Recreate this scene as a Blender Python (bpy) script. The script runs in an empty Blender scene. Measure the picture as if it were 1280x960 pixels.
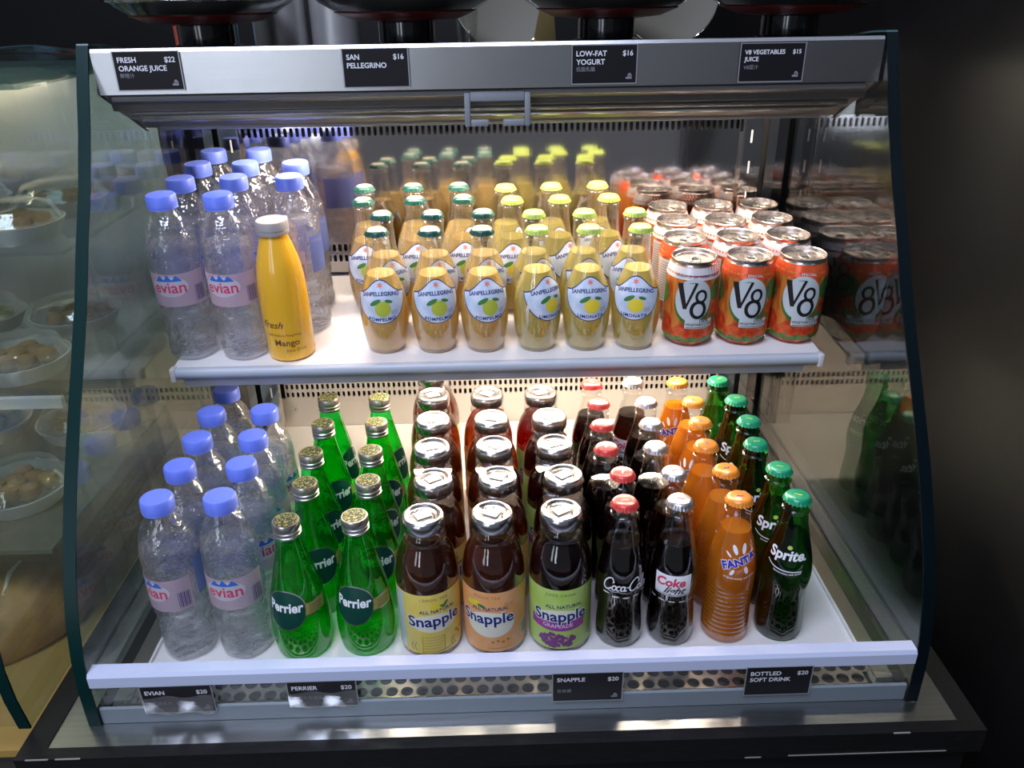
import bpy, bmesh, math, random
from math import sin, cos, pi, radians, sqrt, exp
from mathutils import Matrix, Vector
random.seed(7)
sc = bpy.context.scene
C = sc.collection

# ------------------------------------------------------------------ camera
cam_d = bpy.data.cameras.new('camera'); cam = bpy.data.objects.new('camera', cam_d); C.objects.link(cam)
R_ = Vector((0.99957467, -0.02528094, -0.01453824)); U_ = Vector((0.02414978, 0.43809102, 0.89860617)); B_ = Vector((-0.01634854, -0.89857506, 0.43851521))
cam.matrix_world = Matrix(((R_.x, U_.x, B_.x, 0.0), (R_.y, U_.y, B_.y, -0.73234596), (R_.z, U_.z, B_.z, 0.68980474), (0, 0, 0, 1)))
cam_d.sensor_width = 36.0; cam_d.lens = 1010.39637 / 1280 * 36.0; cam_d.clip_start = 0.02; cam_d.clip_end = 60
sc.camera = cam
# ------------------------------------------------------------------ world, room lights, exposure
w = bpy.data.worlds.new('room_air'); sc.world = w; w.use_nodes = True
w.node_tree.nodes['Background'].inputs[0].default_value = (0.80, 0.86, 1.0, 1); w.node_tree.nodes['Background'].inputs[1].default_value = 0.14
def area(name, loc, target, sx, sy, power, col):
    d = bpy.data.lights.new(name, 'AREA'); d.shape = 'RECTANGLE'; d.size = sx; d.size_y = sy; d.energy = power; d.color = col
    o = bpy.data.objects.new(name, d); C.objects.link(o); o.location = loc
    o.rotation_euler = (Vector(target) - Vector(loc)).to_track_quat('-Z', 'Y').to_euler(); return o
area('window_daylight', (-0.90, -2.2, 0.9), (-0.2, 0.2, 0.5), 0.26, 1.7, 8.5, (0.80, 0.86, 1.0))
area('side_window_daylight', (-1.55, -2.1, 0.9), (-0.2, 0.2, 0.5), 0.30, 1.7, 6, (0.76, 0.84, 1.0))
area('room_fill_light', (-0.5, -1.0, 2.3), (-0.1, 0.2, 0.2), 1.3, 0.8, 58, (0.70, 0.76, 1.0))  # added overhead fill standing in for the cool room ambient
LAMP_TOP, LAMP_LOW = 130.0, 230.0
sc.view_settings.view_transform = 'Standard'; sc.view_settings.look = 'None'; sc.view_settings.gamma = 1.0
sc.view_settings.use_curve_mapping = False; sc.view_settings.exposure = 0.0
cy = sc.cycles
cy.max_bounces = 14; cy.transparent_max_bounces = 64; cy.transmission_bounces = 14; cy.glossy_bounces = 6; cy.diffuse_bounces = 4
cy.sample_clamp_indirect = 6.0; cy.caustics_refractive = True; cy.caustics_reflective = False; cy.blur_glossy = 0.5

# ------------------------------------------------------------------ materials
def newmat(name):
    m = bpy.data.materials.new(name); m.use_nodes = True; nt = m.node_tree; nt.nodes.clear()
    out = nt.nodes.new('ShaderNodeOutputMaterial'); return m, nt, out
def c4(c): return (c[0], c[1], c[2], 1)
def noise_node(nt, scale, detail=2, mapping=None, coord='Object'):
    tc = nt.nodes.new('ShaderNodeTexCoord'); n = nt.nodes.new('ShaderNodeTexNoise'); n.inputs['Scale'].default_value = scale; n.inputs['Detail'].default_value = detail
    if mapping:
        mp = nt.nodes.new('ShaderNodeMapping'); mp.inputs['Scale'].default_value = mapping
        nt.links.new(tc.outputs[coord], mp.inputs[0]); nt.links.new(mp.outputs[0], n.inputs['Vector'])
    else: nt.links.new(tc.outputs[coord], n.inputs['Vector'])
    return n
def bump_on(nt, shader, src, strength, dist=0.001):
    b = nt.nodes.new('ShaderNodeBump'); b.inputs['Strength'].default_value = strength; b.inputs['Distance'].default_value = dist
    nt.links.new(src, b.inputs['Height']); nt.links.new(b.outputs[0], shader.inputs['Normal'])
def ramp(nt, src, stops):
    r = nt.nodes.new('ShaderNodeValToRGB'); el = r.color_ramp.elements
    while len(el) < len(stops): el.new(0.5)
    for e, (p, c) in zip(el, stops): e.position = p; e.color = c4(c)
    nt.links.new(src, r.inputs[0]); return r.outputs[0]
def pbr(name, col, rough=0.5, metal=0.0, nscale=0, nmap=None, nstr=0.0, col2=None, coat=0.0, emit=None, estr=0, aniso=0.0, spec=0.5, sss=0.0, ramp_lo=0.35, ramp_hi=0.65, dist=0.001, detail=3):
    m, nt, out = newmat(name); p = nt.nodes.new('ShaderNodeBsdfPrincipled'); nt.links.new(p.outputs[0], out.inputs[0])
    p.inputs['Base Color'].default_value = c4(col); p.inputs['Roughness'].default_value = rough; p.inputs['Metallic'].default_value = metal
    p.inputs['Coat Weight'].default_value = coat; p.inputs['Coat Roughness'].default_value = 0.05; p.inputs['Anisotropic'].default_value = aniso; p.inputs['Specular IOR Level'].default_value = spec
    if sss: p.inputs['Subsurface Weight'].default_value = sss; p.inputs['Subsurface Radius'].default_value = (0.02, 0.015, 0.008); p.inputs['Subsurface Scale'].default_value = 0.5
    if emit: p.inputs['Emission Color'].default_value = c4(emit); p.inputs['Emission Strength'].default_value = estr
    if nscale:
        n = noise_node(nt, nscale, detail, nmap)
        if col2: nt.links.new(ramp(nt, n.outputs[0], [(ramp_lo, col), (ramp_hi, col2)]), p.inputs['Base Color'])
        if nstr: bump_on(nt, p, n.outputs[0], nstr, dist)
    return m
def clear(name, tint, gloss=0.06, edge=0.6, rough=0.02, bump=0.0, bscale=60, spec=(1, 1, 1), refr=0.0, ior=1.33, milk=0.0, milkc=(1, 1, 1), bdist=0.002, bmap=None, fres=0):
    """see-through plastic, glass or liquid: tinted pass-through with a Fresnel sheen, optionally bending light and partly cloudy"""
    m, nt, out = newmat(name)
    t = nt.nodes.new('ShaderNodeBsdfTransparent'); t.inputs[0].default_value = c4(tint)
    body = t.outputs[0]
    g = nt.nodes.new('ShaderNodeBsdfGlossy'); g.inputs['Roughness'].default_value = rough; g.inputs[0].default_value = c4(spec)
    rf = None
    if refr:
        rf = nt.nodes.new('ShaderNodeBsdfRefraction'); rf.inputs[0].default_value = c4(tint); rf.inputs['IOR'].default_value = ior; rf.inputs['Roughness'].default_value = 0.0
        mx = nt.nodes.new('ShaderNodeMixShader'); mx.inputs[0].default_value = refr; nt.links.new(body, mx.inputs[1]); nt.links.new(rf.outputs[0], mx.inputs[2]); body = mx.outputs[0]
    if milk:
        d = nt.nodes.new('ShaderNodeBsdfDiffuse'); d.inputs[0].default_value = c4(milkc)
        tl = nt.nodes.new('ShaderNodeBsdfTranslucent'); tl.inputs[0].default_value = c4(milkc)
        md = nt.nodes.new('ShaderNodeMixShader'); md.inputs[0].default_value = 0.45; nt.links.new(d.outputs[0], md.inputs[1]); nt.links.new(tl.outputs[0], md.inputs[2])
        mx = nt.nodes.new('ShaderNodeMixShader'); mx.inputs[0].default_value = milk; nt.links.new(body, mx.inputs[1]); nt.links.new(md.outputs[0], mx.inputs[2]); body = mx.outputs[0]
    lw = nt.nodes.new('ShaderNodeLayerWeight'); lw.inputs[0].default_value = 0.35
    if bump:
        n = noise_node(nt, bscale, 3, bmap)
        b = nt.nodes.new('ShaderNodeBump'); b.inputs['Strength'].default_value = bump; b.inputs['Distance'].default_value = bdist
        nt.links.new(n.outputs[0], b.inputs['Height'])
        nt.links.new(b.outputs[0], g.inputs['Normal']); nt.links.new(b.outputs[0], lw.inputs['Normal'])
        if rf: nt.links.new(b.outputs[0], rf.inputs['Normal'])
    mr = nt.nodes.new('ShaderNodeMapRange'); mr.inputs[3].default_value = gloss; mr.inputs[4].default_value = edge
    pw = nt.nodes.new('ShaderNodeMath'); pw.operation = 'POWER'; pw.inputs[1].default_value = 1.6
    nt.links.new(lw.outputs['Facing'], pw.inputs[0]); nt.links.new(pw.outputs[0], mr.inputs[0])
    if fres:   # clear pane: Schlick reflectance, the same from both faces
        lw.inputs[0].default_value = 0.5; pw.inputs[1].default_value = 5 - fres; mr.inputs[3].default_value = 0.045; mr.inputs[4].default_value = 1.0
    mx = nt.nodes.new('ShaderNodeMixShader'); nt.links.new(mr.outputs[0], mx.inputs[0]); nt.links.new(body, mx.inputs[1]); nt.links.new(g.outputs[0], mx.inputs[2])
    nt.links.new(mx.outputs[0], out.inputs[0]); return m
def lamp_mat(name, col, s):
    m, nt, out = newmat(name); e = nt.nodes.new('ShaderNodeEmission'); e.inputs[0].default_value = c4(col); e.inputs[1].default_value = s; nt.links.new(e.outputs[0], out.inputs[0]); return m

M = {}
M['steel'] = pbr('brushed_steel', (0.50, 0.50, 0.50), 0.27, 1.0, 12, (0.4, 60, 300), 0.05, aniso=0.6)
M['fascia'] = pbr('fascia_steel', (0.50, 0.51, 0.515), 0.30, 1.0, 10, (0.6, 60, 420), 0.08)
M['wallsteel'] = pbr('back_panel_steel', (0.60, 0.57, 0.565), 0.075, 1.0, 8, (30, 30, 0.8), 0.03)
M['lowsteel'] = pbr('lower_panel_steel', (0.74, 0.70, 0.67), 0.34, 0.75, 30, (30, 30, 1), 0.03)
M['deckside'] = pbr('side_strip_steel', (0.52, 0.50, 0.48), 0.3, 1.0)
M['plate'] = pbr('counter_steel', (0.50, 0.51, 0.51), 0.30, 1.0, 6, (3, 40, 3), 0.04, (0.43, 0.45, 0.45))
M['dark'] = pbr('dark_recess', (0.012, 0.012, 0.013), 0.6)
M['gasket'] = pbr('black_gasket', (0.01, 0.01, 0.01), 0.5)
M['blackframe'] = pbr('black_counter_edge', (0.007, 0.0068, 0.0068), 0.4, 0, 40, (1, 30, 30), 0.15, (0.035, 0.03, 0.026), ramp_lo=0.6, ramp_hi=0.8)
M['blackfront'] = pbr('black_counter_front', (0.006, 0.006, 0.007), 0.5)
M['scratch'] = pbr('bare_scratch', (0.32, 0.29, 0.26), 0.5)
M['deck'] = pbr('white_deck', (0.80, 0.79, 0.76), 0.35, 0, 14, None, 0.03, (0.74, 0.73, 0.70))
M['shelf'] = pbr('white_shelf', (0.82, 0.80, 0.78), 0.3)
M['rail'] = pbr('pale_blue_rail', (0.56, 0.62, 0.80), 0.35)
M['rail2'] = pbr('grey_shelf_rail', (0.46, 0.50, 0.55), 0.35)
M['rail3'] = pbr('grey_lower_lip', (0.33, 0.33, 0.34), 0.35, 0.3)
M['channel'] = pbr('grey_channel', (0.20, 0.24, 0.27), 0.4, 0.2)
M['grille'] = pbr('grille_steel', (0.42, 0.38, 0.33), 0.35, 0.8)
M['cassette'] = pbr('blind_cassette', (0.20, 0.195, 0.185), 0.4, 0.6)
M['chrome'] = pbr('chrome_strip', (0.75, 0.70, 0.62), 0.12, 1.0)
M['handle'] = pbr('grey_handle', (0.22, 0.24, 0.26), 0.45)
M['glassedge'] = pbr('teal_glass_edge', (0.002, 0.022, 0.020), 0.3, 0, spec=0.15)
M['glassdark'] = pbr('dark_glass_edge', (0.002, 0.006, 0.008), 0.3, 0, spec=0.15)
M['glasspale'] = pbr('pale_glass_edge', (0.10, 0.20, 0.20), 0.15, coat=0.4)
M['pane'] = clear('side_pane', (0.90, 0.955, 0.94), 0.10, 0.75, 0.01, fres=0.4)
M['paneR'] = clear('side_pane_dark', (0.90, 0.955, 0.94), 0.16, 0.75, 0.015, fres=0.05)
M['lowpane'] = clear('front_pane', (0.95, 0.98, 0.98), 0.03, 0.6, 0.02)
M['tubetop'] = lamp_mat('upper_lamp', (1.0, 0.83, 0.68), LAMP_TOP)
M['tubelow'] = lamp_mat('lower_lamp', (1.0, 0.82, 0.64), LAMP_LOW)
M['wall_black'] = pbr('black_wall', (0.006, 0.0055, 0.0055), 0.45, 0, 5, None, 0.02, (0.009, 0.008, 0.008), spec=0.35)
M['floor'] = pbr('dark_floor', (0.03, 0.03, 0.03), 0.5)
# drinks
M['ev_cap'] = pbr('lilac_blue_cap', (0.16, 0.24, 0.86), 0.35, sss=0.25)
M['ev_body'] = clear('clear_plastic', (0.99, 0.99, 1.0), 0.10, 0.55, 0.035, 1.0, 48, bdist=0.006, milk=0.02, milkc=(0.8, 0.82, 0.95))
M['ev_water'] = clear('water', (0.985, 0.99, 1.0), 0.05, 0.25, 0.03, 1.0, 75, refr=0.55, ior=1.16, milk=0.10, milkc=(0.86, 0.90, 1.0), bdist=0.014)
M['ev_label'] = clear('pink_film', (0.97, 0.82, 0.90), 0.02, 0.2, 0.2, milk=0.55, milkc=(0.95, 0.74, 0.86))
M['ev_white'] = clear('white_film', (0.95, 0.93, 0.98), 0.02, 0.2, 0.2, milk=0.75, milkc=(0.88, 0.88, 0.95))
M['ev_blue'] = clear('blue_film', (0.50, 0.60, 0.96), 0.02, 0.2, 0.2, milk=0.40, milkc=(0.30, 0.42, 0.92))
M['red_ink'] = pbr('red_ink', (0.62, 0.05, 0.12), 0.5)
M['blue_ink'] = pbr('blue_ink', (0.03, 0.15, 0.55), 0.5)
M['navy'] = pbr('navy_ink', (0.012, 0.025, 0.16), 0.45)
M['white'] = pbr('white_ink', (0.86, 0.87, 0.9), 0.5)
M['grey_ink'] = pbr('grey_ink', (0.25, 0.25, 0.27), 0.5)
M['black'] = pbr('black_ink', (0.01, 0.01, 0.012), 0.4)
M['pe_body'] = clear('green_glass', (0.15, 0.88, 0.32), 0.05, 0.55, 0.02)
M['pe_liq'] = clear('green_water', (0.36, 0.94, 0.48), 0.0, 0.05, 0.05, refr=0.35, ior=1.15, milk=0.10, milkc=(0.0, 0.42, 0.13))
M['alu'] = pbr('silver_cap', (0.72, 0.70, 0.64), 0.28, 1.0)
M['capprint'] = pbr('gold_green_print', (0.50, 0.42, 0.14), 0.35, 0.4, 420, None, 0.0, (0.015, 0.05, 0.03), ramp_lo=0.41, ramp_hi=0.50)
M['pe_disc'] = pbr('dark_green_label', (0.004, 0.055, 0.04), 0.3)
M['gold'] = pbr('gold_label', (0.42, 0.36, 0.10), 0.35, 0.3)
M['goldtext'] = pbr('gold_label_text', (0.06, 0.12, 0.04), 0.5)
M['bare_glass'] = clear('bare_glass', (0.97, 0.98, 0.97), 0.05, 0.7, 0.02, 0.15, 80)
M['citrus_glass'] = clear('citrus_glass', (0.95, 0.95, 0.94), 0.10, 0.9, 0.03, 0.35, 70, milk=0.025, milkc=(0.85, 0.83, 0.8))
M['tea'] = clear('brown_tea', (0.50, 0.165, 0.035), 0.03, 0.4, 0.04, milk=0.16, milkc=(0.16, 0.05, 0.012))
M['peach'] = clear('peach_tea', (0.50, 0.15, 0.03), 0.03, 0.4, 0.04, milk=0.16, milkc=(0.20, 0.055, 0.012))
M['grape'] = clear('grape_drink', (0.34, 0.02, 0.025), 0.03, 0.4, 0.04, milk=0.10, milkc=(0.03, 0.006, 0.01))
M['cola'] = clear('cola', (0.10, 0.022, 0.008), 0.03, 0.4, 0.04, milk=0.06, milkc=(0.03, 0.008, 0.004))
M['sprite_glass'] = clear('bottle_green', (0.14, 0.50, 0.14), 0.05, 0.5, 0.02)
M['sprite_liq'] = clear('clear_soda', (0.42, 0.62, 0.42), 0.0, 0.05, 0.05, refr=0.4, ior=1.2)
M['fanta'] = clear('orange_soda', (0.96, 0.45, 0.05), 0.03, 0.3, 0.05, milk=0.58, milkc=(0.85, 0.34, 0.02))
M['sp_liq'] = clear('cloudy_citrus', (0.95, 0.76, 0.32), 0.03, 0.3, 0.05, milk=0.90, milkc=(0.86, 0.62, 0.19))
M['sp_liq2'] = clear('cloudy_lemon', (0.93, 0.86, 0.46), 0.03, 0.3, 0.05, milk=0.88, milkc=(0.78, 0.66, 0.17))
M['snapcap'] = pbr('silver_lid', (0.66, 0.65, 0.66), 0.22, 1.0)
M['sticker'] = pbr('white_sticker', (0.85, 0.80, 0.78), 0.5)
for k, c in dict(crown_red=(0.62, 0.05, 0.045), crown_silver=(0.62, 0.62, 0.64), crown_orange=(0.80, 0.27, 0.03), crown_green=(0.01, 0.30, 0.15), crown_dark=(0.006, 0.075, 0.055), crown_lime=(0.50, 0.66, 0.12)).items():
    M[k] = pbr(k, c, 0.3, 0.9 if k == 'crown_silver' else 0.15, coat=0.4)
M['crown_pale'] = pbr('crown_pale_print', (0.55, 0.58, 0.42), 0.35)
M['crown_gold'] = pbr('crown_gold_star', (0.60, 0.36, 0.14), 0.4)
for k, c in dict(lab_yellow=(0.78, 0.62, 0.10), lab_orange=(0.80, 0.36, 0.11), lab_lime=(0.42, 0.62, 0.10)).items():
    M[k] = pbr(k, c, 0.4, 0, 60, None, 0, tuple(min(1, v * 0.85 + 0.12) for v in c))
M['lab_cream'] = pbr('cream_print', (0.82, 0.80, 0.66), 0.45)
M['lab_purple'] = pbr('purple_print', (0.36, 0.06, 0.33), 0.45)
M['lab_grape'] = pbr('grape_print', (0.20, 0.06, 0.22), 0.45)
M['lab_brown'] = pbr('brown_print', (0.36, 0.20, 0.05), 0.45)
M['lab_leaf'] = pbr('leaf_print', (0.05, 0.20, 0.04), 0.45)
M['lemon'] = pbr('lemon_print', (0.82, 0.66, 0.04), 0.45)
M['pomelo'] = pbr('pomelo_print', (0.46, 0.52, 0.05), 0.45)
M['sp_label'] = pbr('pale_blue_label', (0.50, 0.62, 0.80), 0.4, 0, 90, None, 0, (0.72, 0.78, 0.86))
M['star'] = pbr('coral_star', (0.80, 0.22, 0.15), 0.45)
M['mango'] = pbr('mango_juice', (0.86, 0.47, 0.03), 0.18, coat=0.6, sss=0.3)
M['greycap'] = pbr('grey_cap', (0.36, 0.33, 0.32), 0.45)
M['fanta_logo'] = pbr('fanta_blue', (0.03, 0.035, 0.42), 0.4)
M['can_print'] = pbr('vegetable_print', (0.42, 0.05, 0.012), 0.28, 0.25, 70, (1, 1, 0.35), 0, (0.72, 0.24, 0.04), ramp_lo=0.45, ramp_hi=0.6, detail=2)
M['can_green'] = pbr('leaf_green_print', (0.02, 0.15, 0.03), 0.28, 0.2, 150, None, 0, (0.10, 0.26, 0.05))
M['can_red'] = pbr('tomato_red_print', (0.58, 0.035, 0.012), 0.28, 0.25, 120, None, 0, (0.70, 0.13, 0.03))
M['can_band'] = pbr('orange_red_band', (0.76, 0.10, 0.03), 0.25, 0.25)
M['can_white'] = pbr('white_band', (0.72, 0.70, 0.70), 0.3, 0.15)
M['can_panel'] = pbr('pale_panel', (0.62, 0.68, 0.70), 0.3, 0.1)
M['can_alu'] = pbr('can_aluminium', (0.74, 0.69, 0.66), 0.25, 1.0)
M['tag'] = pbr('tag_black', (0.008, 0.008, 0.009), 0.55, spec=0.25)
M['tagtext'] = pbr('tag_white', (0.75, 0.76, 0.80), 0.5)
M['holder'] = clear('clear_holder', (0.93, 0.95, 0.95), 0.05, 0.5, 0.05)
M['film'] = clear('curled_film', (0.8, 0.8, 0.8), 0.12, 0.7, 0.1, 0.8, 45, milk=0.15)

# ------------------------------------------------------------------ mesh helpers
class MB:
    def __init__(s): s.v = []; s.f = []
    def add(s, v, f):
        o = len(s.v); s.v += [tuple(p) for p in v]; s.f += [tuple(i + o for i in q) for q in f]; return s
    def box(s, x0, x1, y0, y1, z0, z1):
        return s.add([(x0, y0, z0), (x1, y0, z0), (x1, y1, z0), (x0, y1, z0), (x0, y0, z1), (x1, y0, z1), (x1, y1, z1), (x0, y1, z1)],
                     [(0, 3, 2, 1), (4, 5, 6, 7), (0, 1, 5, 4), (1, 2, 6, 5), (2, 3, 7, 6), (3, 0, 4, 7)])
    def lathe(s, prof, n=32, rf=None, cx=0, cy=0):
        vs = []; fs = []; k = len(prof)
        for r, z in prof:
            for i in range(n):
                a = 2 * pi * i / n; rr = r if rf is None else rf(r, z, a); vs.append((cx + rr * cos(a), cy + rr * sin(a), z))
        for j in range(k - 1):
            for i in range(n): i2 = (i + 1) % n; fs.append((j * n + i, j * n + i2, (j + 1) * n + i2, (j + 1) * n + i))
        if prof[0][0] > 0: fs.append(tuple(reversed(range(n))))
        if prof[-1][0] > 0: fs.append(tuple((k - 1) * n + i for i in range(n)))
        return s.add(vs, fs)
    def prism_x(s, poly, x0, x1):
        n = len(poly); return s.add([(x0, y, z) for y, z in poly] + [(x1, y, z) for y, z in poly],
            [tuple(range(n)), tuple(reversed(range(n, 2 * n)))] + [(i, i + n, (i + 1) % n + n, (i + 1) % n) for i in range(n)])
    def tube(s, pts, r, n=10):
        pts = [Vector(p) for p in pts]; vs = []; fs = []
        for i, p in enumerate(pts):
            d = (pts[min(i + 1, len(pts) - 1)] - pts[max(i - 1, 0)]).normalized(); a = d.orthogonal().normalized()
            if abs(d.x) > 0.9: a = Vector((0, 0, 1))
            b = d.cross(a).normalized(); a = b.cross(d)
            for k in range(n): t = 2 * pi * k / n; vs.append(p + a * (r * cos(t)) + b * (r * sin(t)))
        for j in range(len(pts) - 1):
            for k in range(n): k2 = (k + 1) % n; fs.append((j * n + k, j * n + k2, (j + 1) * n + k2, (j + 1) * n + k))
        fs.append(tuple(reversed(range(n)))); fs.append(tuple((len(pts) - 1) * n + k for k in range(n)))
        return s.add(vs, fs)
    def mesh(s, name, mat, smooth=True, ang=40, fix=True):
        me = bpy.data.meshes.new(name); me.from_pydata([tuple(p) for p in s.v], [], s.f)
        bm = bmesh.new(); bm.from_mesh(me)
        if fix: bmesh.ops.recalc_face_normals(bm, faces=bm.faces)
        if smooth:
            for f in bm.faces: f.smooth = True
            for e in bm.edges:
                if len(e.link_faces) == 2 and e.calc_face_angle(0) > radians(ang): e.smooth = False
        bm.to_mesh(me); bm.free(); me.materials.append(mat); return me
def link(name, me, parent=None, loc=(0, 0, 0)):
    o = bpy.data.objects.new(name, me); C.objects.link(o); o.location = loc
    if parent: o.parent = parent
    return o
def thing(name, label, cat, loc=(0, 0, 0), rot=(0, 0, 0), group=None):
    o = bpy.data.objects.new(name, None); C.objects.link(o); o.location = loc; o.rotation_euler = rot; o.empty_display_size = 0.02
    o['label'] = label; o['category'] = cat
    if group: o['group'] = group
    return o
def bevel(me, wdt=0.002, seg=2):
    bm = bmesh.new(); bm.from_mesh(me); bmesh.ops.bevel(bm, geom=[e for e in bm.edges], offset=wdt, segments=seg, affect='EDGES', profile=0.5)
    for f in bm.faces: f.smooth = True
    for e in bm.edges:
        if len(e.link_faces) == 2 and e.calc_face_angle(0) > radians(50): e.smooth = False
    bm.to_mesh(me); bm.free(); return me
def boxpart(name, mat, parent, x0, x1, y0, y1, z0, z1, bev=0):
    me = MB().box(x0, x1, y0, y1, z0, z1).mesh(name, mat, False)
    if bev: bevel(me, bev)
    return link(name, me, parent)

# ---- 2D art: lists of (verts2d, faces)
_tc = {}
def text2d(s, size, bold=0.0, shear=0.0, spacing=1.0):
    key = (s, bold, shear, spacing)
    if key not in _tc:
        cu = bpy.data.curves.new('t', 'FONT'); cu.body = s; cu.size = 1.0; cu.offset = bold; cu.shear = shear; cu.align_x = 'CENTER'; cu.space_character = spacing; cu.resolution_u = 3
        o = bpy.data.objects.new('t', cu); C.objects.link(o); bpy.context.view_layer.update()
        me = o.to_mesh(); _tc[key] = ([(v.co.x, v.co.y) for v in me.vertices], [tuple(p.vertices) for p in me.polygons])
        o.to_mesh_clear(); bpy.data.objects.remove(o); bpy.data.curves.remove(cu)
    v, f = _tc[key]; return [(x * size, y * size) for x, y in v], f
def tf(a, dx=0, dy=0, rot=0, sx=1, sy=1, arc=0.0):
    v, f = a; c, s = cos(rot), sin(rot); out = []
    for x, y in v:
        x *= sx; y *= sy; y += arc * x * x; out.append((x * c - y * s + dx, x * s + y * c + dy))
    return out, f
def T(s, size, x, y, bold=0.0, shear=0.0, rot=0, arc=0.0, sx=1, spacing=1.0): return tf(text2d(s, size, bold, shear, spacing), x, y, rot, sx, 1, arc)
def strip(us, lo, hi, m=6):
    v = []; f = []
    for i, u in enumerate(us):
        for j in range(m + 1): v.append((u, lo(u) + (hi(u) - lo(u)) * j / m))
    for i in range(len(us) - 1):
        for j in range(m): a = i * (m + 1) + j; f.append((a, a + m + 1, a + m + 2, a + 1))
    return v, f
def rng(a, b, n): return [a + (b - a) * i / n for i in range(n + 1)]
def rect(x0, x1, y0, y1, n=10, m=3): return strip(rng(x0, x1, n), lambda u: y0, lambda u: y1, m)
def ell(cx, cy, rx, ry, n=24, k=3, rot=0):
    v = [(cx, cy)]; f = []
    for j in range(1, k + 1):
        for i in range(n):
            a = 2 * pi * i / n; x, y = rx * j / k * cos(a), ry * j / k * sin(a); v.append((cx + x * cos(rot) - y * sin(rot), cy + x * sin(rot) + y * cos(rot)))
    for i in range(n): f.append((0, 1 + i, 1 + (i + 1) % n))
    for j in range(k - 1):
        for i in range(n): a = 1 + j * n + i; b = 1 + j * n + (i + 1) % n; f.append((a, a + n, b + n, b))
    return v, f
def poly(pts): return list(pts), [tuple(range(len(pts)))]
def rib(pts, wd, seg=6, w2=None):
    P = [pts[0]] + list(pts) + [pts[-1]]; q = []
    for i in range(1, len(P) - 2):
        for k in range(seg):
            t = k / seg; p0, p1, p2, p3 = P[i - 1:i + 3]
            q.append(tuple(0.5 * (2 * p1[d] + (p2[d] - p0[d]) * t + (2 * p0[d] - 5 * p1[d] + 4 * p2[d] - p3[d]) * t * t + (3 * p1[d] - p0[d] - 3 * p2[d] + p3[d]) * t ** 3) for d in (0, 1)))
    q.append(tuple(pts[-1])); v = []; f = []; n = len(q)
    for i, p in enumerate(q):
        a = q[max(i - 1, 0)]; b = q[min(i + 1, n - 1)]; dx, dy = b[0] - a[0], b[1] - a[1]; L = sqrt(dx * dx + dy * dy) or 1
        ww = (wd + ((w2 if w2 is not None else wd) - wd) * i / (n - 1)) / 2; v += [(p[0] - dy / L * ww, p[1] + dx / L * ww), (p[0] + dy / L * ww, p[1] - dx / L * ww)]
    for i in range(n - 1): f.append((2 * i, 2 * i + 1, 2 * i + 3, 2 * i + 2))
    return v, f
def loop(cx, cy, rx, ry, a0=0, a1=2 * pi, n=10): return [(cx + rx * cos(a0 + (a1 - a0) * i / n), cy + ry * sin(a0 + (a1 - a0) * i / n)) for i in range(n + 1)]
def scl(a, s, dx=0, dy=0): return [(x * s + dx, y * s + dy) for x, y in a[0]], a[1]
def prof_r(prof):
    ps = sorted(((z, r) for r, z in prof), key=lambda t: t[0])
    def f(z):
        for (z0, r0), (z1, r1) in zip(ps, ps[1:]):
            if z0 <= z <= z1 and z1 > z0: return r0 + (r1 - r0) * (z - z0) / (z1 - z0)
        return ps[-1][1] if z > ps[-1][0] else ps[0][1]
    return f
def wrap(name, mat, arts, rf, off, sub=0.0035):
    """bend flat art round a bottle whose radius at height v is rf(v)"""
    me = bpy.data.meshes.new(name); V = []; F = []
    for v, f in arts: o = len(V); V += v; F += [tuple(i + o for i in q) for q in f]
    bm = bmesh.new(); bv = [bm.verts.new((x, y, 0)) for x, y in V]
    for q in F:
        try: bm.faces.new([bv[i] for i in q])
        except ValueError: pass
    if sub:
        for _ in range(4):
            es = [e for e in bm.edges if abs(e.verts[0].co.x - e.verts[1].co.x) > sub]
            if not es: break
            bmesh.ops.triangulate(bm, faces=bm.faces[:]); es = [e for e in bm.edges if abs(e.verts[0].co.x - e.verts[1].co.x) > sub]
            bmesh.ops.subdivide_edges(bm, edges=es, cuts=1)
    for v in bm.verts:
        u, z = v.co.x, v.co.y; r0 = rf(z); r = r0 + off * 0.3; a = u / max(r0, 0.005); v.co = Vector((r * sin(a), -r * cos(a), z))
    for f in bm.faces: f.smooth = True
    bm.normal_update()
    bad = sum(1 if (f.normal.x * f.calc_center_median().x + f.normal.y * f.calc_center_median().y) < 0 else -1 for f in bm.faces)
    if bad > 0: bmesh.ops.reverse_faces(bm, faces=bm.faces[:])
    bm.to_mesh(me); bm.free(); me.materials.append(mat); return me
def flat(name, mat, arts, y=0.0, th=0.0004):
    """flat art on an upright face (x, z plane) facing -y"""
    me = bpy.data.meshes.new(name); V = []; F = []
    for v, f in arts: o = len(V); V += [(x, y, z) for x, z in v]; F += [tuple(i + o for i in q) for q in f]
    me.from_pydata(V, [], F); me.materials.append(mat); return me

# a template is a list of (name, mesh, parent index or None, label)
def place(tmpl, name, label, cat, group, loc, spin=0.0, tilt=0.0):
    rot = (Matrix.Rotation(tilt, 3, 'X') @ Matrix.Rotation(spin, 3, 'Z')).to_euler()
    t = thing(name, label, cat, loc, rot, group); objs = []
    for nm, me, par, lab in tmpl:
        o = bpy.data.objects.new(nm, me); C.objects.link(o); o.parent = t if par is None else objs[par]
        if lab: o['label'] = lab
        objs.append(o)
    return t

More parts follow.
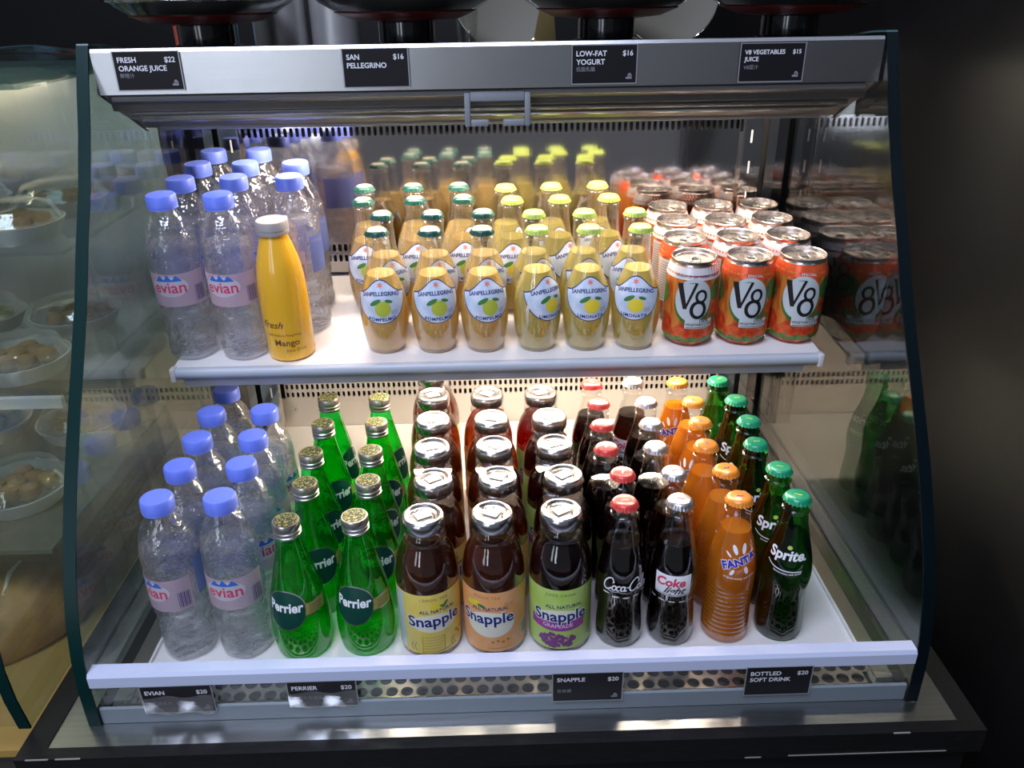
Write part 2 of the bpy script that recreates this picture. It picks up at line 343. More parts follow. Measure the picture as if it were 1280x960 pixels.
# ------------------------------------------------------------------ room
def struct(name, me):
    o = link(name, me); o['kind'] = 'structure'; return o
struct('floor', MB().box(-3, 3, -3.2, 3, -0.92, -0.90).mesh('floor', M['floor'], False))
struct('wall_right', MB().box(0.60, 0.64, -0.9, 2.4, -0.90, 1.9).mesh('wall_right', M['wall_black'], False))
struct('wall_back', MB().box(-3, 3, 2.4, 2.45, -0.90, 2.4).mesh('wall_back', M['wall_black'], False))

# ------------------------------------------------------------------ counter under the case
ct = thing('counter', 'black counter with a stainless steel plate let into its top', 'counter', (0, 0, -0.9))
def cpart(n, m, *a, bev=0):
    o = boxpart(n, m, ct, *a, bev=bev); o.location = (0, 0, 0.9); return o
cpart('steel_plate', M['plate'], -0.470, 0.468, -0.142, 0.60, -0.006, -0.0005)
f = MB(); f.box(-0.497, 0.492, -0.156, -0.142, -0.03, 0.001); f.box(-0.497, -0.470, -0.142, 0.6, -0.03, 0.001); f.box(0.468, 0.492, -0.142, 0.6, -0.03, 0.001)
o = link('black_edging', f.mesh('black_edging', M['blackframe'], False), ct, (0, 0, 0.9))
cpart('front_panel', M['blackfront'], -0.480, 0.484, -0.146, -0.130, -0.9, -0.03)
cpart('carcass', M['blackfront'], -0.480, 0.484, -0.130, 0.6, -0.9, -0.03)
for x0, x1, y0, y1, z0, z1 in [(a, b, -0.1566, -0.1558, z, z + 0.0010) for a, b, z in ((0.29, 0.455, -0.0275), (0.245, 0.262, -0.0285), (-0.43, -0.35, -0.0275), (-0.30, -0.12, -0.0285))] + [(a, b, -0.1566, -0.1552, 0.0004, 0.0013) for a, b in ((0.395, 0.412), (-0.485, -0.462), (-0.455, -0.43))]:
    link('worn_edge', MB().box(x0, x1, y0, y1, z0, z1).mesh('worn_edge', M['scratch'], False), ct, (0, 0, 0.9))['label'] = 'pale chipped line on the black edging'

# ------------------------------------------------------------------ display case
case = thing('display_case', 'open-front refrigerated drinks case with glass sides and steel canopy', 'display case')
GP = [(0.205, 0.643), (0.185, 0.603), (0.165, 0.56), (0.135, 0.505), (0.102, 0.455), (0.072, 0.405), (0.036, 0.353), (0.0, 0.302), (-0.036, 0.250), (-0.064, 0.203), (-0.084, 0.165), (-0.100, 0.125), (-0.110, 0.085), (-0.1145, 0.045), (-0.115, 0.0)]
def side_glass(parent, x0, x1, mat, back=0.56, dy=0.0, lean=0.0, edge='glassedge'):
    P = [(y + dy - lean * z, z) for y, z in GP]
    outer = P + [(back, 0.0), (back, 0.606), (0.240, 0.641)]
    g = link('side_glass', MB().prism_x(outer, x0, x1).mesh('side_glass', mat, False), parent)
    e = MB(); n = len(P)
    e.add([(x0 - 0.0003, y - 0.0006, z) for y, z in P] + [(x1 + 0.0003, y - 0.0006, z) for y, z in P] + [(x1 + 0.0003, y + 0.0016, z) for y, z in P] + [(x0 - 0.0003, y + 0.0016, z) for y, z in P],
          [(i, i + 1, n + i + 1, n + i) for i in range(n - 1)] + [(n + i, n + i + 1, 2 * n + i + 1, 2 * n + i) for i in range(n - 1)] + [(i + 1, i, 3 * n + i, 3 * n + i + 1) for i in range(n - 1)])
    link('polished_edge', e.mesh('polished_edge', M[edge], True, 60), g)['label'] = 'dark polished front edge'
    link('top_edge', MB().prism_x([(P[0][0] + 0.001, 0.6430), (0.240, 0.6410), (back, 0.606), (back, 0.608), (0.240, 0.643), (P[0][0] + 0.001, 0.6447)], x0 - 0.0003, x1 + 0.0003).mesh('top_edge', M['glasspale'], False), g)['label'] = 'pale teal top edge'
    return g
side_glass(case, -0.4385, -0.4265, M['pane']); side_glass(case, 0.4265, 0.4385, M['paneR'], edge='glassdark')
for sx in (-1, 1):
    a, b = sorted((sx * 0.4262, sx * 0.4400)); boxpart('gasket', M['gasket'], case, a, b, -0.112, 0.56, 0.0, 0.003)
    a, b = sorted((sx * 0.4075, sx * 0.4262)); boxpart('side_strip', M['deckside'], case, a, b, -0.085, 0.535, 0.0, 0.004)
# canopy
fm = MB().prism_x([(0.200, 0.5935), (0.200, 0.636), (0.202, 0.6395), (0.212, 0.6395), (0.214, 0.6155), (0.560, 0.6155), (0.560, 0.612), (0.206, 0.612), (0.206, 0.5935)], -0.4240, 0.4240).mesh('fascia', M['fascia'], False)
link('fascia', fm, case)
cs = MB().prism_x([(0.2045, 0.5935), (0.212, 0.588), (0.222, 0.581), (0.2235, 0.574), (0.236, 0.572), (0.262, 0.561), (0.282, 0.556), (0.300, 0.545), (0.308, 0.545), (0.308, 0.60), (0.2045, 0.60)], -0.4225, 0.4225).mesh('blind_cassette', M['cassette'], True, 20)
cass = link('blind_cassette', cs, case); cass['label'] = 'grey roller blind housing under the fascia'
for (y, z, r, m, nm) in ((0.2085, 0.5885, 0.0032, M['rail3'], 'upper_trim'), (0.240, 0.5685, 0.003, M['steel'], 'middle_trim'), (0.262, 0.5595, 0.0028, M['chrome'], 'chrome_trim'), (0.300, 0.5455, 0.0034, M['rail3'], 'lower_trim')):
    k = (y - 0.2) * 0.12
    link(nm, MB().tube([(-0.415 + k, y, z), (0.415 - k, y, z)], r, 8).mesh(nm, m), cass)
hd = MB(); hx = 0.006
hd.box(hx - 0.030, hx + 0.030, 0.203, 0.209, 0.5795, 0.5905); hd.box(hx - 0.0365, hx - 0.030, 0.203, 0.211, 0.553, 0.589); hd.box(hx + 0.030, hx + 0.0365, 0.203, 0.211, 0.553, 0.589)
hd.box(hx - 0.030, hx - 0.010, 0.204, 0.211, 0.553, 0.560); hd.box(hx + 0.006, hx + 0.030, 0.204, 0.211, 0.553, 0.560)
link('pull_handle', bevel(hd.mesh('pull_handle', M['handle'], False), 0.0010, 2), case)['label'] = 'grey plastic pull handle of the blind'
for sx in (-1, 1):
    e = MB().prism_x([(0.203, 0.5935), (0.310, 0.540), (0.310, 0.60), (0.203, 0.60)], min(sx * 0.4225, sx * 0.4262), max(sx * 0.4225, sx * 0.4262))
    link('end_cap', e.mesh('end_cap', M['dark'], False), case)
# lamps inside
link('lamp_tube', MB().tube([(-0.30, 0.355, 0.572), (0.40, 0.355, 0.572)], 0.008, 12).mesh('lamp_tube', M['tubetop']), case)
boxpart('lamp_reflector', M['shelf'], case, -0.40, 0.40, 0.325, 0.385, 0.584, 0.587)
boxpart('canopy_lining', M['lowsteel'], case, -0.4262, 0.4262, 0.31, 0.50, 0.592, 0.598)
# back wall with real slots
def slots(name, mat, parent, x0, x1, z0, rows, pitch, ph, sw, sh, y, lean=0.0, depth=0.003, stag=False):
    n = int((x1 - x0) / pitch); mb = MB(); K = 12
    for r in range(rows):
        for i in range(n):
            cx = x0 + (i + 0.5) * pitch; cz = z0 + (r + 0.5) * ph
            inner = []
            for k in range(K):
                a = 2 * pi * (k + 0.5) / K; c_, s_ = cos(a), sin(a)
                inner.append((cx + sw * c_, cz + (sh - sw) * (1 if s_ > 0 else -1) + sw * s_))
            outer = []
            for k in range(K):
                a = 2 * pi * (k + 0.5) / K; c_, s_ = cos(a), sin(a); t = max(abs(c_), abs(s_)); outer.append((cx + pitch / 2 * c_ / t, cz + ph / 2 * s_ / t))
            cor = [(cx + pitch / 2 * a, cz + ph / 2 * b) for a, b in ((1, 1), (-1, 1), (-1, -1), (1, -1))]
            v = [(p[0], y, p[1]) for p in inner] + [(p[0], y, p[1]) for p in outer] + [(p[0], y + depth, p[1]) for p in inner] + [(p[0], y, p[1]) for p in cor]
            f = [(k, (k + 1) % K, K + (k + 1) % K, K + k) for k in range(K)] + [(k, 2 * K + k, 2 * K + (k + 1) % K, (k + 1) % K) for k in range(K)]
            for q, k in ((0, 1), (1, 4), (2, 7), (3, 10)): f.append((K + k, K + (k + 1) % K, 3 * K + q))
            mb.add(v, f)
    o = link(name, mb.mesh(name, mat, False, fix=False), parent); return o
def back_wall(parent, X0, X1, post=True):
    y = 0.505
    # upper panel between the two slotted strips
    slots('perforated_strip', M['wallsteel'], parent, X0, X1, 0.495, 1, 0.0088, 0.021, 0.0026, 0.0066, y)['label'] = 'strip of small upright air slots along the top'
    boxpart('upper_panel', M['wallsteel'], parent, X0, X1, y, y + 0.004, 0.339, 0.495)
    slots('perforated_strip', M['wallsteel'], parent, X0, X1, 0.305, 2, 0.0088, 0.017, 0.0026, 0.0056, y)['label'] = 'double strip of air slots behind the shelf'
    boxpart('upper_panel', M['wallsteel'], parent, X0, X1, y, y + 0.004, 0.272, 0.305)
    boxpart('upper_panel', M['wallsteel'], parent, X0, X1, y, y + 0.004, 0.516, 0.60)
    boxpart('lower_panel', M['lowsteel'], parent, X0 - 0.02, X1 + 0.02, 0.530, 0.534, 0.0, 0.055)
    slots('perforated_strip', M['lowsteel'], parent, X0, X1, 0.055, 2, 0.0088, 0.015, 0.0025, 0.0052, 0.530)['label'] = 'double strip of air slots low on the wall'
    boxpart('lower_panel', M['lowsteel'], parent, X0 - 0.02, X1 + 0.02, 0.530, 0.534, 0.085, 0.275)
    boxpart('plenum', M['dark'], parent, X0 - 0.02, X1 + 0.02, 0.545, 0.556, 0.0, 0.62)
back_wall(case, -0.371, 0.371)
for sx in (-1, 1):
    a, b = sorted((sx * 0.373, sx * 0.401)); p = boxpart('shelf_post', M['wallsteel'], case, a, b, 0.497, 0.512, 0.0, 0.595)
    hm = MB().box(-0.0012, 0.0012, -0.0005, 0.0005, 0, 0.018).mesh('post_slot', M['can_white'], False)
    for k in range(12): link('post_slot', hm, p, (sx * 0.384, 0.4967, 0.03 + k * 0.045))
    link('bright_edge', MB().box(sx * 0.372 - 0.0012, sx * 0.372 + 0.0012, 0.494, 0.506, 0.0, 0.595).mesh('bright_edge', M['chrome'], False), p)
    a, b = sorted((sx * 0.402, sx * 0.4262)); boxpart('corner_gap', M['dark'], case, a, b, 0.520, 0.526, 0.0, 0.595)
    a, b = sorted((sx * 0.412, sx * 0.4262)); boxpart('corner_strip', M['wallsteel'], case, a, b, 0.505, 0.512, 0.0, 0.595)
    link('screw', MB().lathe([(0.003, 0), (0.0025, 0.001), (0, 0.0014)], 12).mesh('screw', M['chrome']), case, (sx * 0.355, 0.529, 0.035)).rotation_euler = (radians(90), 0, 0)
# product deck and grille
dk = MB().prism_x([(-0.040, 0.0), (-0.040, 0.0045), (-0.037, 0.0045), (-0.036, 0.001), (0.529, 0.001), (0.529, 0.0)], -0.4045, 0.4045)
for sx in (-1, 1): dk.box(min(sx * 0.4045, sx * 0.407), max(sx * 0.4045, sx * 0.407), -0.04, 0.529, 0.0, 0.006)
link('product_deck', dk.mesh('product_deck', M['deck'], False), case)
g = MB(); pitch = 0.0165; rowh = 0.0165
for r in range(3):
    for i in range(49):
        cx = -0.405 + (i + 0.5 * (r % 2)) * pitch; cy_ = -0.0925 + (r + 0.5) * rowh
        if cx > 0.398: continue
        K = 12; inner = [(cx + 0.0068 * cos(2 * pi * k / K), cy_ + 0.0066 * sin(2 * pi * k / K)) for k in range(K)]
        outer = []
        for k in range(K):
            a = 2 * pi * k / K; c_, s_ = cos(a), sin(a); t = max(abs(c_) / (pitch / 2), abs(s_) / (rowh / 2)); outer.append((cx + c_ / t, cy_ + s_ / t))
        v = [(p[0], p[1], 0.004) for p in inner] + [(p[0], p[1], 0.004) for p in outer] + [(p[0], p[1], 0.0) for p in inner]
        cor = [(cx + pitch / 2 * a, cy_ + rowh / 2 * b, 0.004) for a, b in ((1, 1), (-1, 1), (-1, -1), (1, -1))]
        f = [(k, (k + 1) % K, K + (k + 1) % K, K + k) for k in range(K)] + [(k, 2 * K + k, 2 * K + (k + 1) % K, (k + 1) % K) for k in range(K)]
        for q, ks in ((0, (1, 2)), (1, (4, 5)), (2, (7, 8)), (3, (10, 11))): f.append((K + ks[0], K + ks[1], 3 * K + q))
        g.add(v + cor, f)
link('air_grille', g.mesh('air_grille', M['grille'], False, fix=False), case)['label'] = 'bronze-toned grille with oval holes in front of the deck'
boxpart('grille_well', M['dark'], case, -0.402, 0.402, -0.0985, -0.0405, -0.0004, 0.0005)
ch = MB().prism_x([(-0.112, 0.0), (-0.112, 0.020), (-0.109, 0.021), (-0.109, 0.004), (-0.099, 0.004), (-0.099, 0.0)], -0.4255, 0.4255)
link('glass_channel', ch.mesh('glass_channel', M['channel'], False), case)['label'] = 'grey channel holding the low front pane'
link('front_pane', MB().box(-0.4255, 0.4255, -0.1075, -0.1025, 0.006, 0.062).mesh('front_pane', M['lowpane'], False), case)
rm = MB().prism_x([(-0.1145, 0.053), (-0.1145, 0.066), (-0.112, 0.070), (-0.099, 0.0705), (-0.096, 0.067), (-0.096, 0.053)], -0.4262, 0.4262).mesh('front_rail', M['rail'], True, 25)
link('front_rail', rm, case)['label'] = 'pale blue plastic rail capping the front pane'
# shelf (tilted a little towards the front)
TH = radians(3.5); YR = 0.23; ZS = 0.2716
def zs(y): return ZS + math.tan(TH) * (y - YR)
sh = link('shelf', MB().prism_x([(0.196, zs(0.196)), (0.495, zs(0.495)), (0.495, zs(0.495) - 0.004), (0.196, zs(0.196) - 0.004)], -0.408, 0.410).mesh('shelf', M['shelf'], False), case)
rl = MB().prism_x([(0.1965, 0.2705), (0.190, 0.2715), (0.1865, 0.268), (0.1865, 0.262), (0.190, 0.2565), (0.1965, 0.2565)], -0.402, 0.404)
link('shelf_rail', rl.mesh('shelf_rail', M['rail2'], True, 60), sh)['label'] = 'rounded grey plastic shelf front rail'
link('lower_lip', MB().prism_x([(0.1965, 0.2565), (0.1915, 0.2560), (0.1925, 0.2460), (0.1965, 0.2460)], -0.395, 0.388).mesh('lower_lip', M['rail3'], False), sh)
for x0, x1 in ((-0.4085, -0.402), (0.404, 0.4105)):
    link('rail_end', bevel(MB().box(x0, x1, 0.1855, 0.1975, 0.2550, 0.2725).mesh('rail_end', M['can_white'], False), 0.001), sh)['label'] = 'white rail end cap'
for sx in (-1, 1):
    br = MB().prism_x([(0.30, zs(0.30) - 0.004), (0.496, zs(0.496) - 0.004), (0.496, 0.215), (0.485, 0.215)], sx * 0.39 - 0.0015, sx * 0.39 + 0.0015)
    link('shelf_bracket', br.mesh('shelf_bracket', M['can_white'], False), sh)
lt = link('shelf_lamp', MB().tube([(-0.16, 0.325, 0.262), (0.27, 0.325, 0.262)], 0.006, 12).mesh('shelf_lamp', M['tubelow']), sh)

# ------------------------------------------------------------------ drinks: shared pieces
def crown(mc, mt=None, r=0.0147, z=0.0, star=False):
    prof = [(0.0118, 0.0), (r * 1.03, 0.0002), (r * 0.985, 0.0016), (r * 0.95, 0.0030), (r * 0.91, 0.0048), (r * 0.83, 0.0061), (r * 0.70, 0.0067), (0, 0.0068)]
    def rf(rr, zz, a): return rr + (0.0011 * max(0.0, 1 - zz / 0.0045) * cos(21 * a) if rr > 0.0119 else 0)
    cb = MB().lathe([(a, b) for a, b in prof], 84, rf); cb.v = [(x, y, q + z) for x, y, q in cb.v]; cap = cb.mesh('crown_cap', mc, True, 75)
    out = [('crown_cap', cap)]
    top = MB()
    if star:
        top.lathe([(0.0098, z + 0.0067), (0.0098, z + 0.0070), (0, z + 0.0071)], 24); out.append(('cap_disc', top.mesh('cap_disc', M['crown_pale'])))
        st = MB(); v = [(0, 0, z + 0.0074)]
        for k in range(12): a = pi * k / 6; rr = 0.0065 if k % 2 == 0 else 0.003; v.append((rr * cos(a), rr * sin(a), z + 0.0073))
        st.add(v, [(0, 1 + k, 1 + (k + 1) % 12) for k in range(12)]); out.append(('cap_star', st.mesh('cap_star', M['crown_gold'], False)))
    elif mt:
        v, f = text2d('~', 0.014, 0.02); top.add([(x, y - 0.004, z + 0.0071) for x, y in v], f); out.append(('cap_mark', top.mesh('cap_mark', mt, False)))
    return out
def liquid(prof, zt, inset=0.0005, z0=0.0062):
    rf = prof_r([p for p in prof if p[0] > 0]); zsn = sorted(set([z0] + [z for r, z in prof if z0 < z < zt] + [zt]))
    return [(0, z0)] + [(max(rf(z) - inset, 0.002), z) for z in zsn] + [(0, zt)]
def smoothp(prof, n=3):
    out = []; P = [prof[0]] + list(prof) + [prof[-1]]
    for i in range(1, len(P) - 2):
        for k in range(n):
            t = k / n; p0, p1, p2, p3 = P[i - 1:i + 3]
            out.append(tuple(0.5 * (2 * p1[d] + (p2[d] - p0[d]) * t + (2 * p0[d] - 5 * p1[d] + 4 * p2[d] - p3[d]) * t * t + (3 * p1[d] - p0[d] - 3 * p2[d] + p3[d]) * t ** 3) for d in (0, 1)))
    out.append(tuple(prof[-1])); return [(max(r, 0), z) for r, z in out]

# ---- still water in crinkled plastic
def water_tmpl(side):
    P = smoothp([(0.022, 0.0), (0.0285, 0.003), (0.0302, 0.014), (0.0290, 0.024), (0.0302, 0.034), (0.0289, 0.045), (0.0300, 0.056), (0.0295, 0.066), (0.0307, 0.074), (0.0307, 0.128), (0.0300, 0.133), (0.0307, 0.140), (0.0294, 0.153), (0.0258, 0.167), (0.0203, 0.179), (0.0150, 0.187), (0.0135, 0.192)], 3)
    def rf(r, z, a):
        if r < 0.001: return r
        k = 1.0 if z < 0.070 else 0.0
        return r * (1 + k * 0.024 * sin(5 * a + 150 * z) - k * 0.014 * abs(sin(4.5 * a - 210 * z))) + (0.0005 * sin(12 * a) if 0.145 < z < 0.18 else 0)
    R = prof_r(P)
    t = [('bottle', MB().lathe([(0, 0.003)] + P, 40, rf).mesh('bottle', M['ev_body'], True, 70), None, None),
         ('water', MB().lathe(liquid(P, 0.150, 0.0012), 40, rf).mesh('water', M['ev_water'], True, 60), None, None)]
    cap = MB().lathe([(0.0155, 0.191), (0.0172, 0.1912), (0.0172, 0.1925), (0.0168, 0.193), (0.0174, 0.1935), (0.0172, 0.2055), (0.0160, 0.2074), (0.0130, 0.2078), (0, 0.2078)], 72, lambda r, z, a: r + (0.00022 * cos(36 * a) if 0.193 < z < 0.206 and r > 0.0165 else 0))
    t.append(('screw_cap', cap.mesh('screw_cap', M['ev_cap']), None, None))
    top = lambda u: 0.116
    t.append(('label', wrap('label', M['ev_label'], [rect(-0.040, 0.046, 0.076, 0.118, 18)], R, 0.0006, 0), None, None)); L = len(t) - 1
    t.append(('oval', wrap('oval', M['ev_white'], [ell(0, 0.102, 0.0230, 0.0130)], R, 0.0009), L, None))
    t.append(('lettering', wrap('lettering', M['red_ink'], [T('evian', 0.0200, 0, 0.0945, 0.014)], R, 0.0014), L, None))
    mt = [poly([(x - 0.007, 0.1090), (x - 0.0035, 0.1120), (x, 0.1165 + h), (x + 0.004, 0.1123), (x + 0.0068, 0.1090)]) for x, h in ((-0.0095, 0), (0.0, 0.0015), (0.010, 0))]
    t.append(('mountains', wrap('mountains', M['blue_ink'], mt, R, 0.0014), L, None))
    t.append(('rear_film', wrap('rear_film', M['ev_blue'], [rect(0.054, 0.138, 0.086, 0.134, 20)], R, 0.0006, 0), None, None))
    bars = [rect(0.030 + k * 0.0012 + (k % 3) * 0.0003, 0.0305 + k * 0.0012 + (k % 3) * 0.0004, 0.080, 0.100, 1, 1) for k in range(11)]
    t.append(('small_print', wrap('small_print', M['navy'], bars, R, 0.0011), L, None))
    return t
# ---- green sparkling water
def green_tmpl():
    P = smoothp([(0.022, 0.0), (0.0298, 0.003), (0.0325, 0.016), (0.0336, 0.034), (0.0328, 0.053), (0.0296, 0.078), (0.0244, 0.103), (0.0190, 0.126), (0.0150, 0.146), (0.0134, 0.160)], 4)
    R = prof_r(P)
    t = [('bottle', MB().lathe([(0, 0.004)] + P, 40).mesh('bottle', M['pe_body'], True, 60), None, None),
         ('water', MB().lathe(liquid(P, 0.132, 0.0005), 36).mesh('water', M['pe_liq'], True, 60), None, None)]
    cp = [(0.0138, 0.158), (0.0149, 0.1582), (0.0149, 0.1605), (0.0142, 0.161), (0.0142, 0.1622), (0.0150, 0.163), (0.0150, 0.1652), (0.0143, 0.166), (0.0143, 0.167), (0.0150, 0.168), (0.0150, 0.1745), (0.0142, 0.1760), (0.0, 0.1762)]
    t.append(('screw_cap', MB().lathe(cp, 40).mesh('screw_cap', M['alu'], True, 30), None, 'silver ringed screw cap')); k = len(t) - 1
    t.append(('cap_print', MB().lathe([(0.0128, 0.1761), (0.0128, 0.1765), (0, 0.1767)], 28).mesh('cap_print', M['capprint']), k, 'gold and dark green printed cap top'))
    t.append(('round_label', wrap('round_label', M['alu'], [ell(0, 0.074, 0.0248, 0.0248)], R, 0.0005, 0.003), None, None)); L = len(t) - 1
    t.append(('label_disc', wrap('label_disc', M['pe_disc'], [ell(0, 0.074, 0.0235, 0.0235)], R, 0.0008, 0.003), L, None))
    t.append(('lettering', wrap('lettering', M['white'], [T('Perrier', 0.0165, 0, 0.0730, 0.03, 0, 0, 0.5, sx=0.86)], R, 0.0012), L, None))
    t.append(('side_label', wrap('side_label', M['alu'], [rect(0.0225, 0.0500, 0.0655, 0.0815, 12)], R, 0.0004, 0), None, None)); L2 = len(t) - 1
    t.append(('gold_panel', wrap('gold_panel', M['gold'], [rect(0.0230, 0.0492, 0.0667, 0.0803, 12)], R, 0.0007, 0), L2, None))
    t.append(('small_print', wrap('small_print', M['goldtext'], [rect(0.028, 0.046 - 0.002 * (q % 2), 0.0688 + q * 0.0027, 0.0697 + q * 0.0027, 6, 1) for q in range(4)], R, 0.0010), L2, None))
    return t
# ---- wide-mouth glass bottles of tea or juice
def lines(x0, x1, ys, h=0.0004): return [rect(x0, x1, y, y + h, 8, 1) for y in ys]
def tea_tmpl(kind):
    P = smoothp([(0.028, 0.0), (0.0340, 0.002), (0.0357, 0.007), (0.0357, 0.030), (0.0357, 0.060), (0.0357, 0.088), (0.0358, 0.100), (0.0347, 0.114), (0.0312, 0.128), (0.0262, 0.139), (0.0238, 0.145), (0.0243, 0.150), (0.0236, 0.155), (0.0208, 0.159), (0.0205, 0.165)], 3)
    R = prof_r(P)
    liq = {'lemon': 'tea', 'peach': 'peach', 'grape': 'grape'}[kind]; base = {'lemon': 'lab_yellow', 'peach': 'lab_orange', 'grape': 'lab_lime'}[kind]
    t = [('bottle', MB().lathe([(0, 0.004)] + P, 40).mesh('bottle', M['bare_glass'], True, 60), None, None),
         ('drink', MB().lathe(liquid(P, 0.142, 0.0005), 36).mesh('drink', M[liq], True, 60), None, None)]
    lid = [(0.0212, 0.1605), (0.0228, 0.1608), (0.0236, 0.1640), (0.0236, 0.1690), (0.0232, 0.1735), (0.0215, 0.1762), (0.0195, 0.1769), (0.0180, 0.1764), (0.0160, 0.1745), (0.0150, 0.1742), (0.0, 0.1746)]
    t.append(('metal_lid', MB().lathe(lid, 48).mesh('metal_lid', M['snapcap'], True, 60), None, None)); k = len(t) - 1
    ang = {'lemon': 0.3, 'peach': -0.25, 'grape': 0.7}[kind]
    st = MB().box(-0.0085, 0.0085, -0.0065, 0.0065, 0.1749, 0.1754); ca, sa = cos(ang), sin(ang); st.v = [(x * ca - y * sa, x * sa + y * ca, z) for x, y, z in st.v]
    t.append(('price_sticker', st.mesh('price_sticker', M['sticker'], False), k, 'white price sticker stuck on the lid'))
    mk = [rib([(-0.013, 0.006), (-0.010, 0.009), (-0.008, 0.007), (-0.004, 0.0115), (0.001, 0.0095)], 0.0016), rib([(0.011, -0.006), (0.0125, -0.002), (0.010, 0.003)], 0.0014)]
    b = MB()
    for v, f in mk: b.add([(x, y, 0.1752) for x, y in v], f)
    t.append(('lid_mark', b.mesh('lid_mark', M['black'], False), k, None))
    lo, hi = 0.008, 0.093
    t.append(('label', wrap('label', M[base], [rect(-0.062, 0.062, lo, hi, 34, 2)], R, 0.0006, 0), None, None)); L = len(t) - 1
    g = M['lab_cream']
    t.append(('pale_panel', wrap('pale_panel', g, [ell(0.003, 0.0520 if kind != 'peach' else 0.0470, 0.029, 0.0125 if kind != 'peach' else 0.018, 32, 4)], R, 0.0009), L, None))
    if kind == 'lemon': t.append(('side_panel', wrap('side_panel', M['can_panel'], [rect(-0.052, -0.034, lo + 0.003, hi - 0.002, 8)], R, 0.0009), L, None))
    if kind == 'peach': t.append(('barcode', wrap('barcode', M['white'], [rect(0.043, 0.055, 0.018, 0.040, 6)], R, 0.0009), L, None)); t.append(('bars', wrap('bars', M['black'], [rect(0.044, 0.054, 0.020 + q * 0.0016, 0.0208 + q * 0.0016, 4, 1) for q in range(12)], R, 0.0012), L, None))
    dx = {'lemon': 0.003, 'peach': 0.0, 'grape': 0.003}[kind]
    t.append(('name_outline', wrap('name_outline', M['white'], [T('Snapple', 0.0205, dx, 0.0490, 0.062, 0, 0.06)], R, 0.0013), L, None))
    small = [T('ALL NATURAL', 0.0066, dx + 0.004, 0.0675, 0.01, 0, 0.04), T({'lemon': 'LEMON TEA', 'peach': 'PEACH TEA', 'grape': 'JUICE DRINK'}[kind], 0.0052, dx, 0.0840, 0.0, spacing=1.2)]
    t.append(('lettering', wrap('lettering', M['navy'], [T('Snapple', 0.0205, dx, 0.0490, 0.022, 0, 0.04)] + small[:1], R, 0.0017), L, None))
    t.append(('flavour_text', wrap('flavour_text', M['lab_brown'] if kind != 'grape' else M['lab_leaf'], small[1:], R, 0.0014), L, None))
    if kind == 'lemon':
        art = [rib([(x0, 0.012), (x0 - 0.003, 0.018), (x0, 0.024)], 0.0008) for x0 in (-0.024, -0.020, 0.024, 0.028)] + lines(-0.012, 0.012, [0.012, 0.016, 0.020, 0.024, 0.028, 0.032]) + [rect(-0.013, -0.0124, 0.011, 0.033, 1, 1), rect(0.0124, 0.013, 0.011, 0.033, 1, 1), rib([(-0.015, 0.010), (0.0, 0.0095), (0.025, 0.013)], 0.0009)] + [ell(0.03 + 0.004 * q, 0.03 - 0.005 * (q % 2), 0.002, 0.002, 8, 1) for q in range(3)]
        t.append(('pitcher_print', wrap('pitcher_print', M['lab_brown'], art, R, 0.0012), L, None))
        t.append(('leaf_print', wrap('leaf_print', M['lab_leaf'], [ell(0.016, 0.0765, 0.0055, 0.0018, 12, 2, 0.9), ell(0.013, 0.0755, 0.004, 0.0016, 12, 2, 0.1)], R, 0.0013), L, None))
        t.append(('lemon_print', wrap('lemon_print', M['lemon'], [ell(0.005, 0.0745, 0.007, 0.0042)], R, 0.0012), L, None))
    if kind == 'peach':
        t.append(('fruit_print', wrap('fruit_print', M['lemon'], [ell(-0.013, 0.0755, 0.006, 0.004), ell(-0.020, 0.0745, 0.005, 0.0035)], R, 0.0012), L, None))
        t.append(('leaf_print', wrap('leaf_print', M['lab_leaf'], [ell(-0.006, 0.0730, 0.0055, 0.002, 12, 2, -0.3)], R, 0.0013), L, None))
        t.append(('small_print', wrap('small_print', M['lab_brown'], lines(0.020, 0.031, [0.072, 0.074, 0.076]) + lines(0.0, 0.036, [0.013]) + [ell(0.006 + 0.006 * q, 0.022 + 0.002 * (q % 2), 0.0018, 0.0012, 8, 1) for q in range(4)], R, 0.0012), L, None))
    if kind == 'grape':
        t.append(('purple_band', wrap('purple_band', M['lab_purple'], [strip(rng(-0.034, 0.032, 16), lambda u: 0.0345 + 3 * u * u, lambda u: 0.0470 + 3 * u * u, 2)], R, 0.0010), L, None))
        t.append(('band_text', wrap('band_text', M['white'], [T('GRAPEADE', 0.0072, 0, 0.0390, 0.0, 0, 0, 3.0)], R, 0.0014), L, None))
        rr = random.Random(3); gr = []
        for q in range(64):
            a = rr.uniform(0, 2 * pi); d = sqrt(rr.random()); gr.append(ell(0.0 + 0.021 * d * cos(a), 0.0215 + 0.0095 * d * sin(a) - 0.0006, 0.0027, 0.0027, 10, 1))
        t.append(('grape_print', wrap('grape_print', M['lab_grape'], gr, R, 0.0012, 0), L, None))
        t.append(('grape_shine', wrap('grape_shine', M['lab_purple'], [ell(0.019 * sqrt((q * 7 % 13) / 13) * cos(q * 2.4), 0.0215 + 0.0085 * sqrt((q * 5 % 11) / 11) * sin(q * 2.4), 0.0010, 0.0010, 8, 1) for q in range(22)], R, 0.0015, 0), L, None))
    return t
